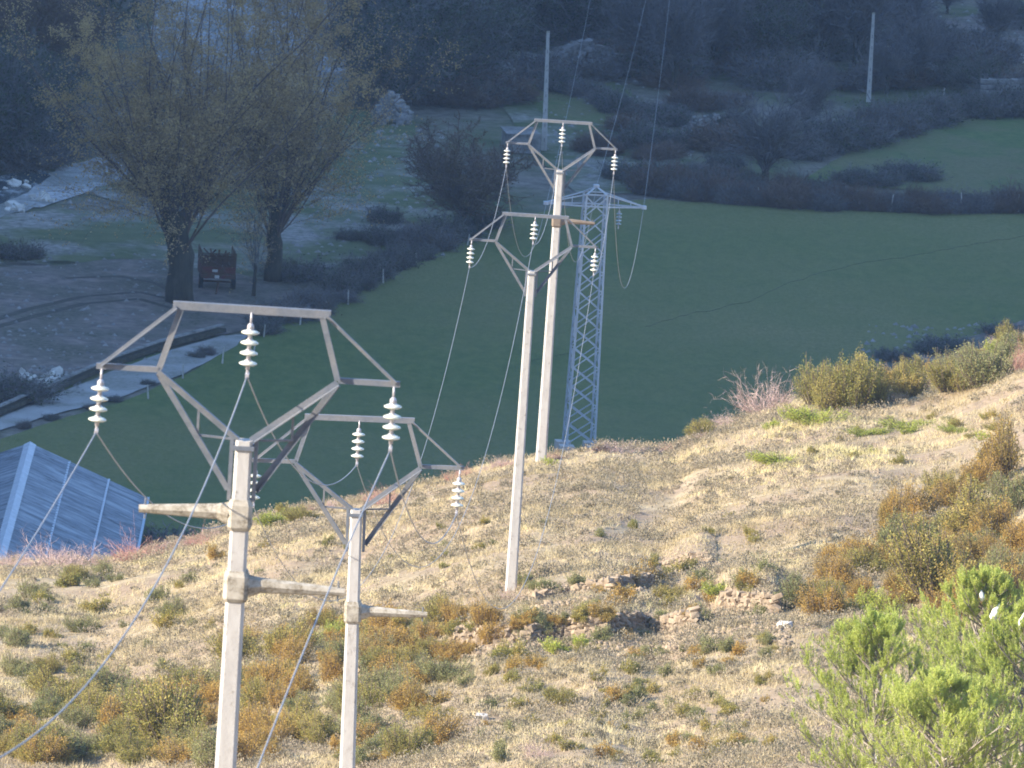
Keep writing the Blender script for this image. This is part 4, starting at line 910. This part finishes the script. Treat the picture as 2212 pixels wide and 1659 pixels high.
# ------------------------------------------------------------------ dry grass, heath cushions, pebbles (nobody could count them)
def scatter(n, ymin=290, ymax=428, rg=RG):
    y = rg.uniform(ymin, ymax, n); u = rg.uniform(-.052, .052, n); x = u*y
    keep = y < crest_d(u)+2; return x[keep], y[keep]
x, y = scatter(190000); dens = n2(x, y, 3.2, 7.)+.8*n2(x, y, 1.1, 3.); keep = dens > RG.uniform(-1.3,1.0,len(x)); x, y = x[keep], y[keep]
sc_d = G(1290,1170)[:2]; sc_e = G(1520,1015)[:2]
def dseg(x, y, a, b):
    ab = b-a; q = np.clip(((x-a[0])*ab[0]+(y-a[1])*ab[1])/(ab@ab), 0, 1); return np.hypot(x-a[0]-q*ab[0], y-a[1]-q*ab[1])
k_ = dseg(x, y, sc_d, sc_e) > .9*RG.uniform(0,1,len(x))**.6; x, y = x[k_], y[k_]
z = ground(x, y); n = len(x); nb = 4
pos = np.repeat(np.stack([x,y,z], -1), nb, 0)+np.concatenate([RG.normal(size=(n*nb,2))*.05, np.full((n*nb,1), -.01)], 1)
hb_ = np.repeat(RG.uniform(.10,.26,n)*(1+.45*n2(x,y,2.2,2.)), nb)*RG.uniform(.7,1.2,n*nb); dr = RG.normal(size=(n*nb,3))*.45; dr[:,2] = 1; dr = unit(dr)
side = unit(np.cross(dr, RG.normal(size=(n*nb,3))))*.011
V = np.stack([pos-side, pos+side, pos+dr*hb_[:,None]], 1).reshape(-1,3); F = np.arange(n*nb*3).reshape(-1,3)
tint = np.clip(.5+.28*n2(x,y,4.,9.)+.22*n2(x,y,.9,19.)+RG.normal(size=n)*.09, 0, 1)
struct(mk('dry_grass', V, F, M['grass'], attr=np.repeat(tint, nb)), 'stuff', 'dry straw coloured grass covering the sunlit slope')
x, y = scatter(17000); dens = n2(x, y, 6., 17.)+.7*n2(x, y, 2.0, 13.); keep = dens > RG.uniform(-1.0,1.25,len(x)); x, y = x[keep], y[keep]; z = ground(x, y); k_ = dseg(x, y, sc_d, sc_e) > .5; x, y, z = x[k_], y[k_], z[k_]; n = len(x); nb = 100
r_ = np.repeat(.15+.42*RG.uniform(0,1,n)**1.6, nb); o_ = unit(RG.normal(size=(n*nb,3))); o_[:,2] = np.abs(o_[:,2])
pos = np.repeat(np.stack([x,y,z], -1), nb, 0)+o_*(r_*RG.uniform(.55,1,n*nb))[:,None]*np.array([1,1,.85])
V, F = leaves(pos, .075, RG, o_+np.array([0,0,.5]), .45); tint = RG.uniform(0,1,n)
struct(mk('heath_scrub', V, F, M['heath'], attr=np.clip(np.repeat(tint,nb)*.8+RG.uniform(0,.2,n*nb),0,1)), 'stuff', 'low grey green heath cushions over the sunlit slope')
def stones_at(name, x, y, s0, s1, label):
    z = ground(x, y); n = len(x); V0 = np.array([v.co[:] for v in stones[2].vertices]); F0 = np.array([p.vertices[:] for p in stones[2].polygons])
    sz = RG.uniform(s0, s1, (n,3)); a1 = RG.uniform(0,6.28,n); a2 = RG.uniform(-.7,.7,n); V = V0[None]*sz[:,None]
    c, s_ = np.cos(a2)[:,None], np.sin(a2)[:,None]; X1, Z1 = V[:,:,0]*c-V[:,:,2]*s_, V[:,:,0]*s_+V[:,:,2]*c
    c, s_ = np.cos(a1)[:,None], np.sin(a1)[:,None]; X2, Y2 = X1*c-V[:,:,1]*s_, X1*s_+V[:,:,1]*c
    V = np.stack([X2+x[:,None], Y2+y[:,None], Z1+z[:,None]+.03], -1).reshape(-1,3)
    struct(mk(name, V, (F0[None]+(np.arange(n)*len(V0))[:,None,None]).reshape(-1,3), M['rock']), 'stuff', label)
rx, ry = [], []
for path, n_, sp in (([(975,1400),(1130,1394),(1300,1378),(1500,1356)], 620, 9), ([(1290,1385),(1420,1392),(1560,1362)], 420, 14), ([(1150,1306),(1280,1286),(1400,1258)], 420, 8), ([(1430,1232),(1530,1214)], 120, 7), ([(1550,1330),(1680,1336)], 220, 12), ([(1850,1236),(1950,1224)], 90, 7), ([(1660,1350),(1700,1400)], 90, 14), ([(1740,1285),(1850,1240)], 80, 10)):
    for k in range(n_):
        q = rr.random()*(len(path)-1); i_ = int(q); f_ = q-i_; a, b = path[i_], path[i_+1]
        g = G(a[0]+(b[0]-a[0])*f_+rr.gauss(0,5), a[1]+(b[1]-a[1])*f_+rr.gauss(0,sp)); rx.append(g[0]); ry.append(g[1])
stones_at('rubble', np.array(rx), np.array(ry), .09, .26, 'broken tan stones strewn in bands along the ruined terrace walls')
x, y = scatter(2600); z = ground(x, y); V0 = np.array([v.co[:] for v in stones[1].vertices]); F0 = np.array([p.vertices[:] for p in stones[1].polygons]); n = len(x)
sz = RG.uniform(.03,.11,n)**1.0; an = RG.uniform(0,6.28,n); ca, sa = np.cos(an)[:,None], np.sin(an)[:,None]
vx = (V0[:,0][None]*ca-V0[:,1][None]*sa)*sz[:,None]+x[:,None]; vy = (V0[:,0][None]*sa+V0[:,1][None]*ca)*sz[:,None]+y[:,None]; vz = V0[:,2][None]*sz[:,None]+z[:,None]+.01
V = np.stack([vx,vy,vz], -1).reshape(-1,3); F = (F0[None]+(np.arange(n)*len(V0))[:,None,None]).reshape(-1,3)
struct(mk('pebbles', V, F, M['rock']), 'stuff', 'small pale stones strewn over the sunlit slope')

# ------------------------------------------------------------------ pines at the lower right
def pine(apex_px, D, rad, seed, label, nwh=10, crown=4.6):
    rg = np.random.default_rng(seed); ap = at(*apex_px, D); zb = gz(ap[0], ap[1]); h = ap[2]-zb
    t_ = thing('pine_tree', label, 'pine tree', (ap[0], ap[1], zb-.1), group='pines at the lower right')
    tr = MB(); n_ = 10; tr.tube([(.06*math.sin(i*.9+seed), .05*math.cos(i*1.1), h*i/(n_-1)) for i in range(n_)], [.16*(1-i/(n_-1))+.012 for i in range(n_)], 8); tr.build('trunk', M['pale_bark'], t_, True)
    st, di, ln = [], [], []
    for k in range(nwh):
        f = (k+.5)/nwh; zz_ = h-.12-f*crown
        if zz_ < .3: break
        for j in range(rg.integers(7,11)):
            a = rg.uniform(0,6.28); L = rad*min(1,(f*1.5)**.8)*rg.uniform(.6,1.15)+.15
            st.append((0,0,zz_+rg.uniform(-.1,.1))); di.append((math.cos(a), math.sin(a), .75-.45*f)); ln.append(L)
    st, di, ln = np.array(st), unit(np.array(di)), np.array(ln)
    P0 = grow(st, di, ln, 6, .06, .07, rg); nb = 13
    t1 = rg.uniform(.2,1,(len(P0),nb)); s1, d1 = sample(P0, t1); L1 = np.repeat(ln,nb)*.34*(1.2-t1.ravel()*.7)*rg.uniform(.6,1.2,len(s1))+.08
    P1 = grow(s1, unit(d1+unit(rg.normal(size=d1.shape))*.6+np.array([0,0,.25])), L1, 3, .16, .1, rg)
    t2 = rg.uniform(.3,1,(len(P1),4)); s2, d2 = sample(P1, t2); P2 = grow(s2, unit(d2+unit(rg.normal(size=d2.shape))*.5+np.array([0,0,.35])), rg.uniform(.12,.32,len(s2)), 2, .25, .08, rg)
    V, F = join([tubes(P0, np.full(len(P0),.028), np.full(len(P0),.008), 5), tubes(P1, np.full(len(P1),.010), np.full(len(P1),.004), 3), ribbons(P2, np.full(len(P2),.008), rg)])
    mk('branches', V, F, M['pale_bark'], t_)
    lead = np.zeros((1,3,3)); lead[0,:,2] = h+np.array([-.35,-.15,.1])
    PP = np.concatenate([P1[:,[0,2,3]], P2, lead]); nn = 27; q = rg.uniform(.25,1.05,(len(PP),nn)); q = np.minimum(q, .999)
    pos, d = sample(PP, q); out = unit(d*.9+unit(rg.normal(size=d.shape))*.8)
    L = rg.uniform(.045,.085,len(pos))[:,None]; s_ = unit(np.cross(out, rg.normal(size=out.shape)))*.0062
    V = np.stack([pos-s_, pos+s_, pos+out*L], 1).reshape(-1,3); F = np.arange(len(pos)*3).reshape(-1,3)
    shoot = np.repeat(rg.uniform(0,1,len(PP)), nn)
    mk('needles', V, F, M['pine'], t_, attr=np.clip(.65*shoot+.35*rg.uniform(0,1,len(pos)),0,1))
pine((1905,1340), 268, 2.5, 1, 'young light green pine, leftmost, with a pointed single top')
pine((2128,1242), 276, 2.9, 2, 'tallest bright green pine, carrying the white silk nests', 13, 5.4)
pine((2225,1330), 262, 2.8, 3, 'green pine cut by the right edge', 12, 4.6)
pine((2050,1470), 256, 2.4, 4, 'lower pine filling the gap between the pointed one and the tallest', 10, 3.6)
def nest(px, py, D, sx, sz, label, seed):
    rg = np.random.default_rng(seed); c = at(px,py,D); m_ = MB(); prof = []
    nz = 9
    for i in range(nz):
        f = i/(nz-1); prof.append((max(.01, math.sin(math.pi*f)**.7*sx*(1.1-.55*f)), (f-.5)*sz))
    m_.lathe(prof, 14); v = np.array(m_.v); v = v*(1+rg.normal(size=v.shape)*.06)
    o = mk('silk_nest', v, m_.f, M['silk'], smooth=True, loc=c); o.rotation_euler = (0, rg.uniform(-.3,.4), 0); tag(o, label, 'caterpillar nest', 'silk nests in the pines')
nest(2121,1287,275.6,.085,.30,'small white silk nest, upper left one in the tallest pine',1)
nest(2150,1325,275.4,.13,.52,'large white silk nest, lower right one in the tallest pine',2)
nest(2209,1340,261.6,.10,.46,'white silk nest in the pine at the right edge',3)
nest(1894,1640,267,.06,.2,'tiny whitish nest low in the pointed pine near the bottom edge',4)

# ------------------------------------------------------------------ say where each member of a group stands
LM_SLOPE = [(500,1450,'the nearest pole'),(760,1560,'the second pole'),(1104,1262,'the open slope pole foot'),(1168,1003,'the farthest sunlit pole foot'),(1483,1225,'the uppermost small wall'),
 (1614,1320,'the shadowed wall stub'),(1050,1400,'the left end of the long wall'),(1290,1368,'the middle of the long wall'),(1480,1385,'the stone spill'),(1694,1358,'the large pale boulder'),(1905,1350,'the pointed pine top'),
 (2128,1242,'the tallest pine top'),(2060,1250,'the big rounded bush'),(1922,1080,'the thin spiky shrub'),(1880,866,'the crest boulders'),(1835,800,'the tall crest shrub'),(150,1180,'the barn roof'),(1040,1556,'the flat whitish stone'),
 (380,1560,'the very large olive shrub'),(905,1328,'the tip of the second pole arm'),(1400,1090,'the bare diagonal scar'),(1968,925,'the long juniper strip'),(700,1270,'the tip of the nearest pole lower arm'),(1540,1580,'the lone round olive bush'),
 (1722,1290,'the dense green shrub'),(2180,960,'the tall orange shrub'),(1290,1285,'the short upper wall'),(1322,1505,'the double bush'),(1110,1450,'the bright orange shrub'),(232,1570,'the bright rusty shrub'),(40,1390,'the green edge shrub'),(820,1090,'the second pole frame'),
 (1680,1005,'the flat bright juniper'),(640,1400,'the fresh green juniper'),(1222,1520,'the wide low bush')]
LM_VALLEY = [(388,640,'the thick trunked poplar'),(588,600,'the slimmer poplar'),(470,590,'the red trailer'),(1000,400,'the round brown tree'),(1180,200,'the plain concrete pole'),(1156,310,'the grey hut'),(1287,420,'the lattice tower head'),
 (1250,125,'the broad stone heap'),(1652,350,'the wide dark tree'),(1881,120,'the pale plain pole'),(2160,215,'the stone wall'),(1955,375,'the bramble mound'),(60,430,'the river gravel bank'),(845,240,'the layered stone pile'),(200,820,'the gravel track bend'),
 (1740,230,'the forked tree'),(1087,165,'the small whitish heap'),(1385,60,'the middle climbing wire'),(1440,60,'the rightmost climbing wire'),(1270,60,'the leftmost climbing wire'),(2090,120,'the upper right rubble'),(1924,440,'the post under the hedge'),(640,680,'the meadow corner post'),(30,150,'the top left corner')]
def project(p):
    d = np.array(p)-np.array([0,0,CAM_Z]); z_ = d@_f; return W/2+FPX*(d@_R)/z_, H/2-FPX*(d@_U)/z_
from collections import defaultdict, Counter
tops = [o for o in C.objects if o.parent is None and 'label' in o and 'category' in o]
cnt_ = Counter(o['label'] for o in tops)
SHORT = {'rusty_shrub':'rusty shrub','olive_shrub':'olive shrub','green_shrub':'dull green shrub','juniper_bush':'yellow green juniper','bare_bush':'pinkish bare bush','berry_bush':'reddish bare bush','hedge_bush':'dark hedge bush',
 'verge_bush':'small dark verge bush','scrub_bush':'dark scrub bush','bare_tree':'leafless tree','riverbank_tree':'dark riverbank tree','loose_stone':'loose tan stone','boulder':'pale boulder','fence_post':'thin pale fence post'}
bpy.context.view_layer.update()
used_ = defaultdict(list)
for o in tops:
    nm_ = o.name.split('.')[0]
    if cnt_[o['label']] < 2 or nm_ not in SHORT: continue
    px, py = project(o.matrix_world.translation); lm = LM_SLOPE if o.matrix_world.translation.y < 500 else LM_VALLEY
    best = min(lm, key=lambda q: (q[0]-px)**2+(q[1]-py)**2); dx, dy = px-best[0], py-best[1]; r_ = math.hypot(dx, dy)
    ang = math.degrees(math.atan2(-dy, dx)) % 360
    wd = ['right of','above and right of','above','above and left of','left of','below and left of','below','below and right of'][int((ang+22.5)//45) % 8]
    near = 'right beside, '+wd if r_ < 30 else ('close '+wd if r_ < 75 else ('some way '+wd if r_ < 150 else 'far '+wd))
    used_[(SHORT[nm_], near+' '+best[2])].append((o.scale[2]*1.0, px, o))
for (a, b), L_ in used_.items():
    L_.sort(key=lambda q: -q[0])
    szs = {1:[''],2:['larger ','smaller ']}.get(len(L_), ['largest ','second largest ','third largest ','fourth largest ','fifth largest ','sixth largest ','seventh largest ','eighth largest '][:len(L_)-1]+['smallest '])
    for (sc_, px, o), z_ in zip(L_, szs+['small ']*9):
        o['label'] = z_+a+' '+b
        if len(o['label'].split()) > 16: o['label'] = (z_+a+' '+b).replace('pinkish ','').replace('some way ','').replace('close ','').replace('right beside, ','').replace('reddish ','')

# ------------------------------------------------------------------ the air
hz = MB().box((0, 2000, 440), (7000, 6000, 1160)).build('haze', None); struct(hz, 'stuff', 'thin blue mountain haze')
hm = bpy.data.materials.new('haze_air'); hm.use_nodes = True; ht_ = hm.node_tree; ht_.nodes.remove(ht_.nodes['Principled BSDF'])
pv = ht_.nodes.new('ShaderNodeVolumePrincipled'); pv.inputs['Color'].default_value = (.38, .62, 1.0, 1); pv.inputs['Density'].default_value = .000075; pv.inputs['Anisotropy'].default_value = 0
ht_.links.new(pv.outputs[0], ht_.nodes['Material Output'].inputs['Volume']); hz.data.materials.append(hm)
# things that nothing tells apart share both label and group
same_ = defaultdict(list)
for o in tops: same_[o['label']].append(o)
for L_ in same_.values():
    if len(L_) > 1:
        for o in L_: o['group'] = L_[0].get('group') or L_[0]['category']+'s alike'
for o in tops:
    w_ = o['label'].split()
    if len(w_) > 16: o['label'] = ' '.join(q for q in w_ if q not in ('the', 'second', 'third', 'far'))
